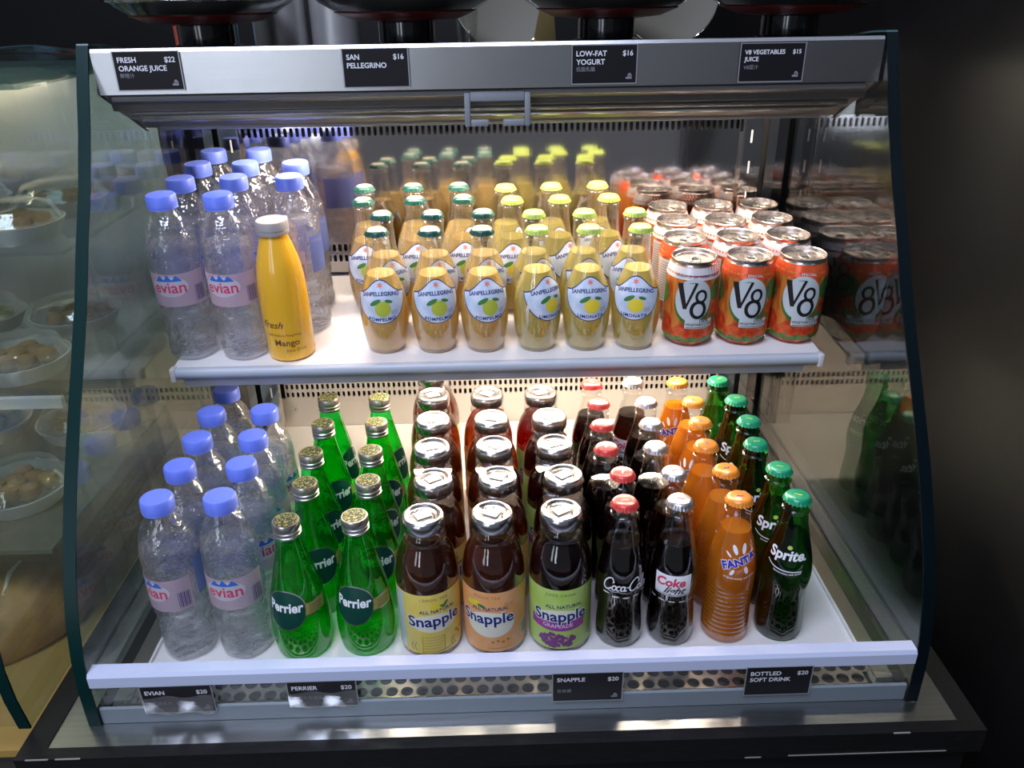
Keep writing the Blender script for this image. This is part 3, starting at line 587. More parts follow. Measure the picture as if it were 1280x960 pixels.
# ---- slim contour bottles with crown caps
def script_name(s):
    A = []; w1 = 0.10
    def cap_c(x): A.append(rib([(x + 0.62, 0.80), (x + 0.50, 0.98), (x + 0.25, 0.92), (x + 0.02, 0.55), (x + 0.05, 0.12), (x + 0.32, -0.02), (x + 0.60, 0.20)], 0.07, 6, 0.13)); A.append(rib([(x + 0.62, 0.80), (x + 0.68, 0.66), (x + 0.58, 0.62)], 0.07))
    def o(x): A.append(rib(loop(x + 0.16, 0.20, 0.14, 0.20, 1.2, 1.2 + 2 * pi, 10), w1))
    def c(x): A.append(rib(loop(x + 0.16, 0.20, 0.14, 0.20, 0.8, 5.4, 8), w1))
    def a(x): A.append(rib(loop(x + 0.15, 0.20, 0.13, 0.20, 1.0, 1.0 + 2 * pi, 10), w1)); A.append(rib([(x + 0.30, 0.40), (x + 0.29, 0.08), (x + 0.36, 0.0), (x + 0.44, 0.10)], w1))
    def l(x): A.append(rib([(x, 0.08), (x + 0.18, 0.60), (x + 0.20, 0.95), (x + 0.10, 0.95), (x + 0.06, 0.40), (x + 0.14, 0.0), (x + 0.26, 0.08)], 0.08))
    cap_c(0); o(0.62); c(0.94); a(1.24); A.append(rib([(1.66, 0.30), (1.86, 0.34)], 0.10)); cap_c(1.86); o(2.46); l(2.76); a(3.02)
    A.append(rib([(0.32, -0.02), (0.7, -0.16), (1.2, -0.14), (1.7, -0.24), (2.1, -0.18)], 0.05, 6, 0.02))
    return [([((x - 1.73) * s + 0.18 * (y) * s, y * s) for x, y in v], f) for v, f in A]
def soda_tmpl(kind):
    P = smoothp([(0.0200, 0.0), (0.0252, 0.003), (0.0268, 0.014), (0.0262, 0.034), (0.0246, 0.052), (0.0250, 0.066), (0.0272, 0.082), (0.0276, 0.094), (0.0262, 0.108), (0.0226, 0.124), (0.0184, 0.140), (0.0154, 0.154), (0.0141, 0.166), (0.0141, 0.1700), (0.0152, 0.1715), (0.0152, 0.1730), (0.0136, 0.1745), (0.0134, 0.183)], 3)
    if kind == 'fanta': P = smoothp([(0.0205, 0.0), (0.0258, 0.003), (0.0270, 0.012), (0.0268, 0.03), (0.0264, 0.05), (0.0268, 0.07), (0.0276, 0.085), (0.0274, 0.098), (0.0258, 0.112), (0.0224, 0.128), (0.0182, 0.143), (0.0154, 0.156), (0.0141, 0.166), (0.0141, 0.1700), (0.0152, 0.1715), (0.0152, 0.1730), (0.0136, 0.1745), (0.0134, 0.183)], 3)
    R = prof_r(P)
    if kind == 'fanta': rf = lambda r, z, a: r + (0.00045 * sin(z * 2 * pi / 0.0062) if 0.012 < z < 0.080 else 0)
    else: rf = lambda r, z, a: r + (0.0005 * cos(10 * a) if (z < 0.066 and z > 0.004) or (0.133 < z < 0.150) else 0)
    glass = 'sprite_glass' if kind == 'sprite' else 'bare_glass'; liq = {'cola': 'cola', 'light': 'cola', 'fanta': 'fanta', 'sprite': 'sprite_liq'}[kind]
    Pf = P
    if kind == 'fanta':
        Rr = prof_r(P); zz = sorted(set([z for r, z in P] + [0.012 + 0.00155 * q for q in range(45)])); Pf = [(Rr(z), z) for z in zz]
    t = [('bottle', MB().lathe([(0, 0.004)] + Pf, 40, rf).mesh('bottle', M[glass], True, 70), None, None),
         ('drink', MB().lathe(liquid(Pf, 0.137 if kind != 'fanta' else 0.150, 0.0004), 40, rf).mesh('drink', M[liq], True, 60), None, None)]
    cc = {'cola': 'crown_red', 'light': 'crown_silver', 'fanta': 'crown_orange', 'sprite': 'crown_green'}[kind]
    cr = crown(M[cc], {'cola': M['crown_pale'], 'light': M['red_ink'], 'fanta': M['fanta_logo'], 'sprite': M['crown_lime']}[kind], 0.0147, 0.1822)
    k = len(t)
    for i, (n, me) in enumerate(cr): t.append((n, me, None if i == 0 else k, {'cola': 'red crown cap', 'light': 'silver crown cap', 'fanta': 'orange crown cap', 'sprite': 'green crown cap'}[kind] if i == 0 else None))
    if kind == 'cola':
        a = [tf(q, 0, 0.086, 0.0) for q in script_name(0.0160)]
        a += [ell(x, 0.075 + 8 * x * x, 0.0042, 0.0012, 10, 1) for x in (-0.024, -0.012, 0, 0.012, 0.024)]
        t.append(('lettering', wrap('lettering', M['white'], a, R, 0.0008), None, 'white flowing brand lettering'))
    if kind == 'light':
        t.append(('label', wrap('label', M['white'], [strip(rng(-0.021, 0.021, 10), lambda u: 0.075 + 4 * u * u, lambda u: 0.104 + 1.5 * u * u, 3)], R, 0.0006), None, None)); L = len(t) - 1
        t.append(('red_name', wrap('red_name', M['red_ink'], [T('Coke', 0.0150, -0.003, 0.0900, 0.035, 0.15)], R, 0.0011), L, None))
        t.append(('black_name', wrap('black_name', M['black'], [T('light', 0.0135, 0.001, 0.0795, 0.02, 0.5)], R, 0.0012), L, None))
        t.append(('blue_line', wrap('blue_line', M['navy'], [rib([(-0.021, 0.0785), (0, 0.0765), (0.021, 0.0785)], 0.0008)], R, 0.0011), L, None))
        t.append(('dash_ring', wrap('dash_ring', M['white'], [rect(x - 0.0035, x + 0.0035, 0.0655, 0.0668, 4, 1) for x in (-0.024, -0.012, 0, 0.012, 0.024)], R, 0.0007), None, None))
    if kind == 'fanta':
        t.append(('spray_print', wrap('spray_print', M['white'], [ell(-0.006, 0.1320, 0.0024, 0.006, 10, 2, 0.3), ell(0.004, 0.1330, 0.0024, 0.0065, 10, 2, -0.1), ell(-0.013, 0.1260, 0.0012, 0.0045, 8, 1, 0.7), ell(0.014, 0.1280, 0.001, 0.0035, 8, 1, -0.5), ell(0.007, 0.1070, 0.0024, 0.0050, 10, 2, 0.3), ell(-0.009, 0.1050, 0.0020, 0.0042, 10, 2, -0.5)] + [T('original orange soft drink', 0.0036, 0, 0.0960, 0.01, 0, 0, 8)], R, 0.0006), None, None))
        t.append(('name_outline', wrap('name_outline', M['white'], [T('FANTA', 0.0125, 0, 0.1140, 0.10, 0, 0.32)], R, 0.0009), None, None))
        t.append(('lettering', wrap('lettering', M['fanta_logo'], [T('FANTA', 0.0125, 0, 0.1140, 0.045, 0, 0.32)], R, 0.0014), None, None))
    if kind == 'sprite':
        t.append(('lettering', wrap('lettering', M['white'], [T('Sprite.', 0.0165, 0, 0.117, 0.030, 0.15), rib([(-0.022, 0.1110), (-0.014, 0.1060), (0, 0.1035), (0.018, 0.1040)], 0.0011)] + [T('lemon-lime soft drink', 0.0036, 0.002, 0.0990, 0.01, 0, 0, 8)], R, 0.0008), None, None))
        t.append(('lime_dot', wrap('lime_dot', M['crown_lime'], [ell(0.0010, 0.1315, 0.0028, 0.0024, 12, 1)], R, 0.0010), None, None))
    return t
# ---- small bulbous citrus bottles
def citrus_tmpl(kind):
    P = smoothp([(0.0200, 0.0), (0.0235, 0.003), (0.0262, 0.014), (0.0294, 0.033), (0.0302, 0.050), (0.0296, 0.065), (0.0268, 0.081), (0.0215, 0.095), (0.0168, 0.107), (0.0148, 0.120), (0.0140, 0.135), (0.0136, 0.146), (0.0146, 0.1475), (0.0146, 0.149), (0.0133, 0.1500), (0.0130, 0.154)], 3)
    R = prof_r(P)
    t = [('bottle', MB().lathe([(0, 0.004)] + P, 36).mesh('bottle', M['citrus_glass'], True, 60), None, None),
         ('drink', MB().lathe(liquid(P, 0.1055 if kind == 'lemon' else 0.103, 0.0005), 32).mesh('drink', M['sp_liq' if kind == 'pomelo' else 'sp_liq2'], True, 60), None, None)]
    k = len(t); cr = crown(M['crown_dark' if kind == 'pomelo' else 'crown_lime'], M['crown_pale'], 0.0145, 0.1524, kind == 'pomelo')
    for i, (n, me) in enumerate(cr): t.append((n, me, None if i == 0 else k, None))
    HW = 0.0350
    tp = lambda u, e=0: 0.0830 - e + 0.0185 * exp(-(u / 0.0175) ** 2)
    bt = lambda u, e, hw: 0.0820 + e - 0.0360 * sqrt(max(0, 1 - (u / (hw + 0.0002)) ** 2))
    us = [HW * sin(pi / 2 * q / 12) for q in range(-12, 13)]; us2 = [(HW - 0.0012) * sin(pi / 2 * q / 12) for q in range(-12, 13)]
    t.append(('label', wrap('label', M['navy'], [strip(us, lambda u: bt(u, 0, HW), lambda u: tp(u), 6)], R, 0.0005), None, None)); L = len(t) - 1
    t.append(('label_face', wrap('label_face', M['sp_label'], [strip(us2, lambda u: bt(u, 0.0010, HW - 0.0012), lambda u: tp(u, 0.0014), 6)], R, 0.0008), L, None))
    t.append(('pale_oval', wrap('pale_oval', M['ev_white'], [ell(0.003, 0.0670, 0.0165, 0.0120)], R, 0.0011), L, None))
    t.append(('fruit_print', wrap('fruit_print', M['pomelo' if kind == 'pomelo' else 'lemon'], [ell(0.002, 0.0655, 0.0100, 0.0100 if kind == 'pomelo' else 0.0088)], R, 0.0013), L, None))
    t.append(('leaf_print', wrap('leaf_print', M['lab_leaf'], [ell(-0.007, 0.0740, 0.0078, 0.0028, 14, 2, 0.5), ell(0.0095, 0.0750, 0.005, 0.002, 12, 2, -0.3)], R, 0.0015), L, None))
    st = [(0.0042 * (1 if q % 2 == 0 else 0.45) * sin(pi * q / 6), 0.0945 + 0.0042 * (1 if q % 2 == 0 else 0.45) * cos(pi * q / 6)) for q in range(12)]
    t.append(('star_print', wrap('star_print', M['star'], [([(0, 0.0945)] + st, [(0, 1 + q, 1 + (q + 1) % 12) for q in range(12)])], R, 0.0012, 0), L, None))
    t.append(('lettering', wrap('lettering', M['navy'], [T('SANPELLEGRINO', 0.0066, 0, 0.0825, 0.03, 0, 0, -5.0), T('POMPELMO' if kind == 'pomelo' else 'LIMONATA', 0.0060, 0, 0.0500, 0.03, 0, 0, 5, spacing=1.15)] + lines(0.012, 0.021, [0.058, 0.060, 0.062]), R, 0.0014), L, None))
    return t
def tagged_citrus():
    t = citrus_tmpl('lemon'); P = [(0.0287, 0.05), (0.028, 0.067), (0.0255, 0.082)]
    v, f = rect(-0.0435, -0.0300, 0.044, 0.076, 4, 6); b = MB()
    b.add([(-0.0285 + 0.015 * (u + 0.030) / 0.0135 * 0.9 , -0.022 - 0.012 * abs(u + 0.03) / 0.0135, z + (u + 0.037) * 0.35) for u, z in v], f)
    t.append(('loose_tab', b.mesh('loose_tab', M['ev_white'], True), None, 'white paper tab peeling off the label')); return t
# ---- vegetable juice cans
def can_tmpl(kind):
    body = [(0.0200, 0.0022), (0.0235, 0.0), (0.0262, 0.0030), (0.0300, 0.0070), (0.0328, 0.0120), (0.0332, 0.0160), (0.0332, 0.0930), (0.0322, 0.0985), (0.0300, 0.1045), (0.0284, 0.1085)]
    R = prof_r(body)
    t = [('can_body', MB().lathe([(0, 0.006)] + body, 40).mesh('can_body', M['can_print'], True, 60), None, None)]
    lid = [(0.0282, 0.1082), (0.0268, 0.1102), (0.0270, 0.1118), (0.0283, 0.1126), (0.0284, 0.1146), (0.0276, 0.1152), (0.0266, 0.1146), (0.0258, 0.1092), (0.0246, 0.1086), (0.0236, 0.1100), (0.0, 0.1102)]
    t.append(('lid', MB().lathe(lid, 40).mesh('lid', M['can_alu'], True, 45), None, None))
    tb = MB(); ring = loop(0, -0.008, 0.0062, 0.0075, 0, 2 * pi, 20); tb.tube([(x, y, 0.1122) for x, y in ring], 0.0012, 6)
    tb.box(-0.0055, 0.0055, -0.002, 0.006, 0.1108, 0.1122); tb.lathe([(0.0022, 0.1122), (0.0018, 0.1130), (0, 0.1132)], 12)
    t.append(('pull_tab', tb.mesh('pull_tab', M['alu'], True, 40), 1, None))
    sc_ = MB(); sc_.add([(x, y, 0.1106) for x, y in rib(loop(0.0, 0.012, 0.0095, 0.0075, 0, 2 * pi, 20), 0.0009)[0]], rib(loop(0.0, 0.012, 0.0095, 0.0075, 0, 2 * pi, 20), 0.0009)[1])
    t.append(('mouth_score', sc_.mesh('mouth_score', M['steel'], False), 1, None))
    W = pi * 0.0332
    def ring_art(z0, z1): return rect(-W, W, z0, z1, 40, 4)
    t.append(('top_band', wrap('top_band', M['can_white' if kind == 'white' else 'can_band'], [ring_art(0.0935, 0.1080)], R, 0.0003, 0), None, 'white upper band, bleached by glare on rear cans' if kind == 'white' else 'orange-red upper band'))
    t.append(('band_text', wrap('band_text', M['navy' if kind == 'white' else 'can_white'], [T('ESSENCE OF VEGETABLES' if kind == 'white' else 'SPECIAL', 0.0045, 0.002, 0.0965, 0.02, spacing=1.2)], R, 0.0006), len(t) - 1, None))
    t.append(('tomato_print', wrap('tomato_print', M['can_red'], [strip(rng(-0.034, 0.028, 14), lambda u: 0.013, lambda u: 0.028 + 0.004 * sin(u * 260), 3), ell(0.036, 0.050, 0.014, 0.018), ell(-0.044, 0.03, 0.015, 0.014)], R, 0.0004, 0.004), None, None))
    t.append(('leaf_print', wrap('leaf_print', M['can_green'], [strip(rng(-W * 0.9, W * 0.9, 60), lambda u: 0.008, lambda u: 0.0155 + 0.003 * sin(u * 700) * sin(u * 330), 2), ell(0.031, 0.078, 0.012, 0.015), ell(-0.050, 0.070, 0.012, 0.016), ell(0.026, 0.041, 0.008, 0.006)], R, 0.0006, 0.004), None, None))
    t.append(('green_rim', wrap('green_rim', M['can_green'], [ell(-0.003, 0.062, 0.0245, 0.0290, 32, 4)], R, 0.0007, 0.004), None, None))
    t.append(('pale_panel', wrap('pale_panel', M['can_panel'], [ell(-0.003, 0.067, 0.0232, 0.0290, 32, 4)], R, 0.0010, 0.004), None, None)); L = len(t) - 1
    big = [rib([(-0.021, 0.088), (-0.0125, 0.055)], 0.0072, 6, 0.0050), rib([(-0.0125, 0.055), (-0.0005, 0.0905)], 0.0026, 6, 0.0036), rib([(-0.0245, 0.0885), (-0.0165, 0.0885)], 0.0012), rib(loop(0.0065, 0.0725, 0.0060, 0.0075, 0.3, 0.3 + 2 * pi, 14), 0.0034), rib(loop(0.0040, 0.0545, 0.0085, 0.0105, 0.5, 0.5 + 2 * pi, 16), 0.0044)]
    t.append(('lettering', wrap('lettering', M['black'], big, R, 0.0014, 0.003), L, 'large black letter and figure'))
    t.append(('text_plate', wrap('text_plate', M['can_panel'], [rect(-0.011, 0.026, 0.0285, 0.0405, 10)], R, 0.0012), None, None)); L2 = len(t) - 1
    t.append(('small_print', wrap('small_print', M['black'], [T('100%', 0.0062, 0.013, 0.0365, 0.02), T('VEGETABLE JUICE', 0.0046, 0.008, 0.0325, 0.02)] + lines(-0.009, 0.024, [0.0295], 0.0008), R, 0.0016), L2, None))
    bk = [rect(-0.085, -0.052, 0.03, 0.09, 10)]
    t.append(('nutrition_panel', wrap('nutrition_panel', M['can_white'], bk, R, 0.0010), None, None)); L3 = len(t) - 1
    t.append(('nutrition_lines', wrap('nutrition_lines', M['lab_brown'], lines(-0.083, -0.054, [0.034 + 0.0036 * q for q in range(15)], 0.0009), R, 0.0014), L3, None))
    return t
# ---- mango juice
M['brown_ink'] = pbr('brown_ink', (0.13, 0.05, 0.008), 0.5)
def mango_tmpl():
    P = smoothp([(0.0235, 0.0), (0.0280, 0.002), (0.0292, 0.008), (0.0298, 0.040), (0.0299, 0.075), (0.0290, 0.100), (0.0262, 0.124), (0.0205, 0.145), (0.0168, 0.157), (0.0160, 0.164)], 3); R = prof_r(P)
    t = [('bottle', MB().lathe([(0, 0.003)] + P, 40).mesh('bottle', M['mango'], True, 60), None, None)]
    t.append(('screw_cap', MB().lathe([(0.0180, 0.1610), (0.0190, 0.1613), (0.0190, 0.1655), (0.0184, 0.166), (0.0192, 0.1668), (0.0190, 0.1755), (0.0180, 0.1770), (0, 0.1772)], 60, lambda r, z, a: r + (0.0002 * cos(30 * a) if z > 0.166 and r > 0.018 else 0)).mesh('screw_cap', M['greycap']), None, 'brown-grey screw cap'))
    t.append(('lettering', wrap('lettering', M['brown_ink'], [T('Fresh', 0.0130, -0.014, 0.0475, 0.01, 0.4), T('100% Made in Hong Kong', 0.0042, 0.0, 0.0365, 0.0), T('Mango', 0.0118, 0.003, 0.0235, 0.015), T('Juice Drink', 0.0058, 0.014, 0.0150, 0.0)], R, 0.0005), None, 'brown printed words on the front'))
    return t

TW = water_tmpl(0); TG = green_tmpl(); TT = {k: tea_tmpl(k) for k in ('lemon', 'peach', 'grape')}; TS = {k: soda_tmpl(k) for k in ('cola', 'light', 'fanta', 'sprite')}
TC = {k: citrus_tmpl(k) for k in ('lemon', 'pomelo')}; TCT = tagged_citrus(); TK = {k: can_tmpl(k) for k in ('white', 'orange')}
RN = ['front', 'second from front', 'third from front', 'fourth from front', 'fifth from front', 'sixth']
def rn(i, n): return 'frontmost' if i == 0 else ('rearmost' if i == n - 1 else RN[i])
def put(tmpl, name, label, cat, group, x, y, spin, upper=False, h=0.0, z0=0.0012):
    if upper: place(tmpl, name, label, cat, group, (x, y + h * sin(TH), zs(y + h * sin(TH)) + 0.0004), radians(spin), TH)
    else: place(tmpl, name, label, cat, group, (x, y, z0), radians(spin))
# lower deck
W1 = [(-0.369, 0.0), (-0.367, 0.065), (-0.368, 0.130), (-0.3715, 0.197), (-0.3715, 0.262)]; W2 = [(-0.302, 0.0), (-0.297, 0.066), (-0.301, 0.131), (-0.304, 0.199)]
for (ps, side, sp) in ((W1, 'left', (-34, -20, -40, 15, 60)), (W2, 'right', (-6, 32, 25, 70))):
    for i, (x, y) in enumerate(ps): put(TW, 'water_bottle', 'blue-capped plastic water bottle on the lower deck, %s in %s file' % (rn(i, len(ps)), side), 'bottle', 'water bottles on the lower deck', x, y, sp[i])
G1 = [(-0.2345, -0.004), (-0.2290, 0.070), (-0.2360, 0.140), (-0.2350, 0.215), (-0.2410, 0.290)]; G2 = [(-0.1610, 0.001), (-0.1560, 0.072), (-0.1620, 0.141), (-0.1640, 0.214), (-0.1690, 0.287)]
for (ps, side, sp) in ((G1, 'left', (-16, 22, 45, 32, 70)), (G2, 'right', (-14, 12, 34, 24, 60))):
    for i, (x, y) in enumerate(ps): put(TG, 'sparkling_water_bottle', 'green glass bottle with silver screw cap, %s in %s file' % (rn(i, len(ps)), side), 'bottle', 'green sparkling water bottles on the lower deck', x, y, sp[i])
SN = {'lemon': [(-0.0865, 0.0), (-0.0800, 0.073), (-0.0860, 0.146), (-0.0890, 0.219), (-0.0935, 0.292), (-0.0975, 0.365)], 'peach': [(-0.0110, 0.001), (-0.0040, 0.074), (-0.0080, 0.147), (-0.0115, 0.219), (-0.0170, 0.292)], 'grape': [(0.0650, 0.002), (0.0735, 0.074), (0.0685, 0.147), (0.0665, 0.220), (0.0590, 0.292)]}
SD = {'lemon': 'brown lemon tea bottle with yellow label and silver lid', 'peach': 'brown peach tea bottle with orange label and silver lid', 'grape': 'grape drink bottle, lime green label and silver lid'}
for k, ps in SN.items():
    for i, (x, y) in enumerate(ps): put(TT[k], k + '_drink_bottle', SD[k] + ', %s in its file' % rn(i, len(ps)), 'bottle', {'lemon': 'lemon tea bottles', 'peach': 'peach tea bottles', 'grape': 'grape drink bottles'}[k], x, y, {'lemon': 10, 'peach': -14, 'grape': -8}[k] + (0, 6, -9, 12, -5, 9)[i])
SO = {'cola': [(0.134, -0.002), (0.1400, 0.0555), (0.1290, 0.114), (0.1315, 0.173), (0.1340, 0.233), (0.1315, 0.293)], 'light': [(0.1945, -0.002), (0.1995, 0.0555), (0.1895, 0.114), (0.1940, 0.173), (0.1985, 0.233), (0.1905, 0.296)],
      'fanta': [(0.2600, 0.0), (0.2605, 0.0575), (0.2515, 0.115), (0.2580, 0.173), (0.2620, 0.231), (0.2530, 0.291)], 'sprite': [(0.3240, 0.0), (0.3230, 0.0585), (0.3130, 0.116), (0.3210, 0.174), (0.3210, 0.233), (0.3120, 0.293)]}
SL = {'cola': 'dark cola bottle with red crown cap', 'light': 'dark diet cola bottle with silver crown cap', 'fanta': 'orange soda bottle with orange crown cap', 'sprite': 'dark green soda bottle with green crown cap'}
SP = {'cola': (6, 75, 60, 90, 40, 120), 'light': (-14, 40, 45, 25, 70, -30), 'fanta': (4, 24, 100, -45, 60, -20), 'sprite': (-24, -14, 5, -20, 0, 50)}
for k, ps in SO.items():
    for i, (x, y) in enumerate(ps): put(TS[k], {'cola': 'cola_bottle', 'light': 'diet_cola_bottle', 'fanta': 'orange_soda_bottle', 'sprite': 'green_soda_bottle'}[k], SL[k] + ', %s in its file' % rn(i, 6), 'bottle', {'cola': 'red-capped cola bottles', 'light': 'silver-capped cola bottles', 'fanta': 'orange soda bottles', 'sprite': 'green soda bottles'}[k], x, y, SP[k][i])
# upper shelf
CB = [[(-0.144, 0.234), (-0.079, 0.232), (-0.016, 0.231), (0.051, 0.230), (0.114, 0.229), (0.177, 0.228)], [(-0.145, 0.2985), (-0.080, 0.2975), (-0.015, 0.298), (0.050, 0.2920), (0.115, 0.2910), (0.180, 0.2905)],
      [(-0.177, 0.3600), (-0.107, 0.361), (-0.042, 0.363), (0.024, 0.3535), (0.088, 0.3545), (0.155, 0.356)], [(-0.184, 0.424), (-0.115, 0.4245), (-0.050, 0.4235), (0.016, 0.4145), (0.081, 0.416), (0.147, 0.418)]]
CS = [(2, 12, 12, 34, 4, -14), (28, 20, 16, 30, 14, -22), (0, 4, 2, 0, 40, 34), (40, 40, 44, 60, 30, 10)]
co = ['first', 'second', 'third', 'fourth', 'fifth', 'sixth']
for r, row in enumerate(CB):
    for c_, (x, y) in enumerate(row):
        k = 'pomelo' if c_ < 3 else 'lemon'; tm = TCT if (r == 0 and c_ == 3) else TC[k]
        lab = ('small citrus bottle with %s crown cap, %s from left in %s row' % ('dark green' if c_ < 3 else 'lime', co[c_], ['front', 'second', 'third', 'rear'][r])) if tm is not TCT else 'small citrus bottle in the front row with a peeling white paper tab'
        put(tm, 'citrus_soda_bottle', lab, 'bottle', 'green-capped citrus bottles' if c_ < 3 else 'lime-capped citrus bottles', x, y, CS[r][c_], True, 0.159)
CN = [[(0.2490, 0.242), (0.3190, 0.241), (0.3870, 0.242)], [(0.2530, 0.3135), (0.3235, 0.3125), (0.3912, 0.3145)], [(0.2560, 0.3830), (0.3238, 0.3815), (0.3912, 0.3850)], [(0.2560, 0.4505), (0.3235, 0.4500), (0.3912, 0.4520)]]
for r, row in enumerate(CN):
    for c_, (x, y) in enumerate(row):
        wk = 'white' if (r == 0 and c_ == 0) or (r == 3) or (r == 2) or (r == 1 and c_ > 0) else 'orange'  # white bands on cans behind the front row paint their light-bleached tops
        put(TK[wk], 'juice_can', 'vegetable juice can, %s top band, %s row, %s' % ('white' if wk == 'white' else 'orange-red', ['front', 'second', 'third', 'rear'][r], ['nearest the citrus bottles', 'in the middle', 'nearest the side glass'][c_]), 'can', 'vegetable juice cans on the shelf', x, y, [(-2, -4, -6), (62, 40, 30), (70, 50, 60), (40, 80, 50)][r][c_], True, 0.1152)
U = [[(-0.393, 0.230), (-0.394, 0.301), (-0.3945, 0.373), (-0.3945, 0.445)], [(-0.325, 0.226), (-0.328, 0.303), (-0.3315, 0.373), (-0.3315, 0.446)], [(-0.2580, 0.3010), (-0.2640, 0.3700)]]
for ci, col in enumerate(U):
    for i, (x, y) in enumerate(col):
        put(TW, 'water_bottle', 'plastic water bottle on the upper shelf, %s' % (('behind the mango juice' if i == 0 else 'rearmost behind the mango juice') if ci == 2 else rn(i, 4) + (' against the left glass' if ci == 0 else ' in the second file')), 'bottle', 'water bottles on the shelf', x, y, [(-4, 30, 90, 60), (-12, 40, 80, 50), (-60, -50)][ci][i], True, 0.2078)
put(mango_tmpl(), 'mango_juice_bottle', 'opaque yellow mango juice bottle with grey cap among the water bottles', 'bottle', None, -0.2655, 0.2225, 0, True, 0.177)

# ------------------------------------------------------------------ price tags
def price_tag(x, y, z, name, price, label, small='', wd=0.069, ht=0.038, rz=0.0, film=False, size=0.0075):
    t = thing('price_tag', label, 'price tag', (x, y, z), (0, rz, 0), 'black price tags on the case')
    hw, hh = wd / 2, ht / 2
    link('card', MB().box(-hw, hw, -0.0006, 0.0, -hh, hh).mesh('card', M['tag'], False), t)
    fr = [rect(-hw - 0.0012, -hw, -hh - 0.001, hh + 0.001, 1, 1), rect(hw, hw + 0.0012, -hh - 0.001, hh + 0.001, 1, 1), rect(-hw, hw, -hh - 0.0012, -hh, 1, 1), rect(-hw, hw, hh, hh + 0.0008, 1, 1)]
    link('frame', flat('frame', M['rail3'], fr, -0.0007), t)
    art = []
    for i, ln in enumerate(name.split('\n')):
        v, f = text2d(ln, size, 0.02); x0 = min(p[0] for p in v); art.append(([(p[0] - x0 - hw + 0.004, p[1] + hh - 0.0105 - i * size * 1.12) for p in v], f))
    v, f = text2d(price, size, 0.015); x1 = max(p[0] for p in v); art.append(([(p[0] - x1 + hw - 0.004, p[1] + hh - 0.0105) for p in v], f))
    link('lettering', flat('lettering', M['tagtext'], art, -0.0011), t)
    if small.strip():
        v, f = text2d(small, 0.0052); x0 = min(p[0] for p in v); art2 = [([(p[0] - x0 - hw + 0.004, p[1] - 0.0065) for p in v], f)]
        art2 += [rect(hw - 0.011, hw - 0.0045, -hh + 0.004, -hh + 0.006, 1, 1), rect(hw - 0.009, hw - 0.0045, -hh + 0.0065, -hh + 0.008, 1, 1), ell(hw - 0.007, -hh + 0.0085, 0.0018, 0.0014, 8, 1)]
        link('small_print', flat('small_print', M['grey_ink'], art2, -0.0010), t)
    if film:
        v, f = rect(-hw, hw, -hh, hh - 0.012, 16, 6)
        link('curled_film', MB().add([(px, -0.0030 - 0.0018 * sin(px * 160) * sin(pz * 140 + 1), pz) for px, pz in v], f).mesh('curled_film', M['film'], True), t)
    return t
price_tag(-0.3655, 0.1985, 0.6175, 'FRESH\nORANGE JUICE', '$22', 'black tag for fresh orange juice at the left end of the fascia', '鮮橙汁')
price_tag(-0.1235, 0.1985, 0.6165, 'SAN\nPELLEGRINO', '$16', 'black fascia tag priced $16, above the green-capped citrus bottles', ' ')
price_tag(0.1220, 0.1985, 0.6160, 'LOW-FAT\nYOGURT', '$16', 'black fascia tag for low-fat yogurt', '低脂乳酪')
price_tag(0.3035, 0.1985, 0.6150, 'V8 VEGETABLES\nJUICE', '$15', 'black tag for vegetable juice near the right end of the fascia', 'V8菜汁', size=0.0062)
price_tag(-0.3400, -0.1140, 0.0345, 'EVIAN', '$20', 'black tag below the rail under the water bottles, film curling', '依雲礦泉水', wd=0.072, ht=0.036, rz=radians(-0.5), film=True)
price_tag(-0.1905, -0.1140, 0.0360, 'PERRIER', '$20', 'black tag below the rail under the green glass bottles, film curling', '法國有氣礦泉水', wd=0.070, ht=0.034, film=True)
price_tag(0.0850, -0.1140, 0.0345, 'SNAPPLE', '$20', 'black tag below the rail under the wide-lidded tea bottles', '思樂寶', wd=0.072)
price_tag(0.2850, -0.1140, 0.0350, 'BOTTLED\nSOFT DRINK', '$20', 'black tag for bottled soft drink below the rail', ' ', wd=0.068)

# ------------------------------------------------------------------ things standing on the case
M['bowl'] = pbr('dark_bowl', (0.05, 0.05, 0.045), 0.12, 0.5, coat=0.6); M['redband'] = pbr('red_band', (0.16, 0.012, 0.01), 0.3); M['blackbase'] = pbr('gloss_black_base', (0.006, 0.006, 0.008), 0.15, coat=0.4)
for (x, lab) in ((-0.338, 'above the orange juice tag'), (-0.100, 'second from the left'), (0.140, 'above the yogurt tag'), (0.362, 'rightmost, in shadow')):
    t = thing('pedestal_bowl', 'wide dark steel-rimmed bowl on a black foot, %s' % lab, 'bowl', (x, 0.33, 0.6157), (0, 0, 0), 'dark pedestal bowls on the canopy')
    dz = 0.015
    link('foot', MB().lathe([(0.040, 0.0), (0.040, dz + 0.004), (0.034, dz + 0.006), (0.034, dz + 0.028), (0.0, dz + 0.029)], 40).mesh('foot', M['blackbase'], True, 30), t)
    link('bowl', MB().lathe([(0.0, 0.026 + dz), (0.038, 0.0265 + dz), (0.062, 0.0295 + dz), (0.083, 0.038 + dz), (0.100, 0.048 + dz), (0.1065, 0.054 + dz), (0.1045, 0.055 + dz), (0.085, 0.041 + dz), (0.0, 0.034 + dz)], 56).mesh('bowl', M['bowl'], True, 60), t)
    link('red_band', MB().lathe([(0.0640, 0.0305 + dz), (0.0840, 0.0385 + dz), (0.0845, 0.0378 + dz), (0.0645, 0.0298 + dz)], 56).mesh('red_band', M['redband']), t)
    link('rim', MB().tube([(p[0], p[1], 0.0545 + dz) for p in loop(0, 0, 0.1070, 0.1070, 0, 2 * pi, 56)], 0.0022, 8).mesh('rim', M['chrome']), t)
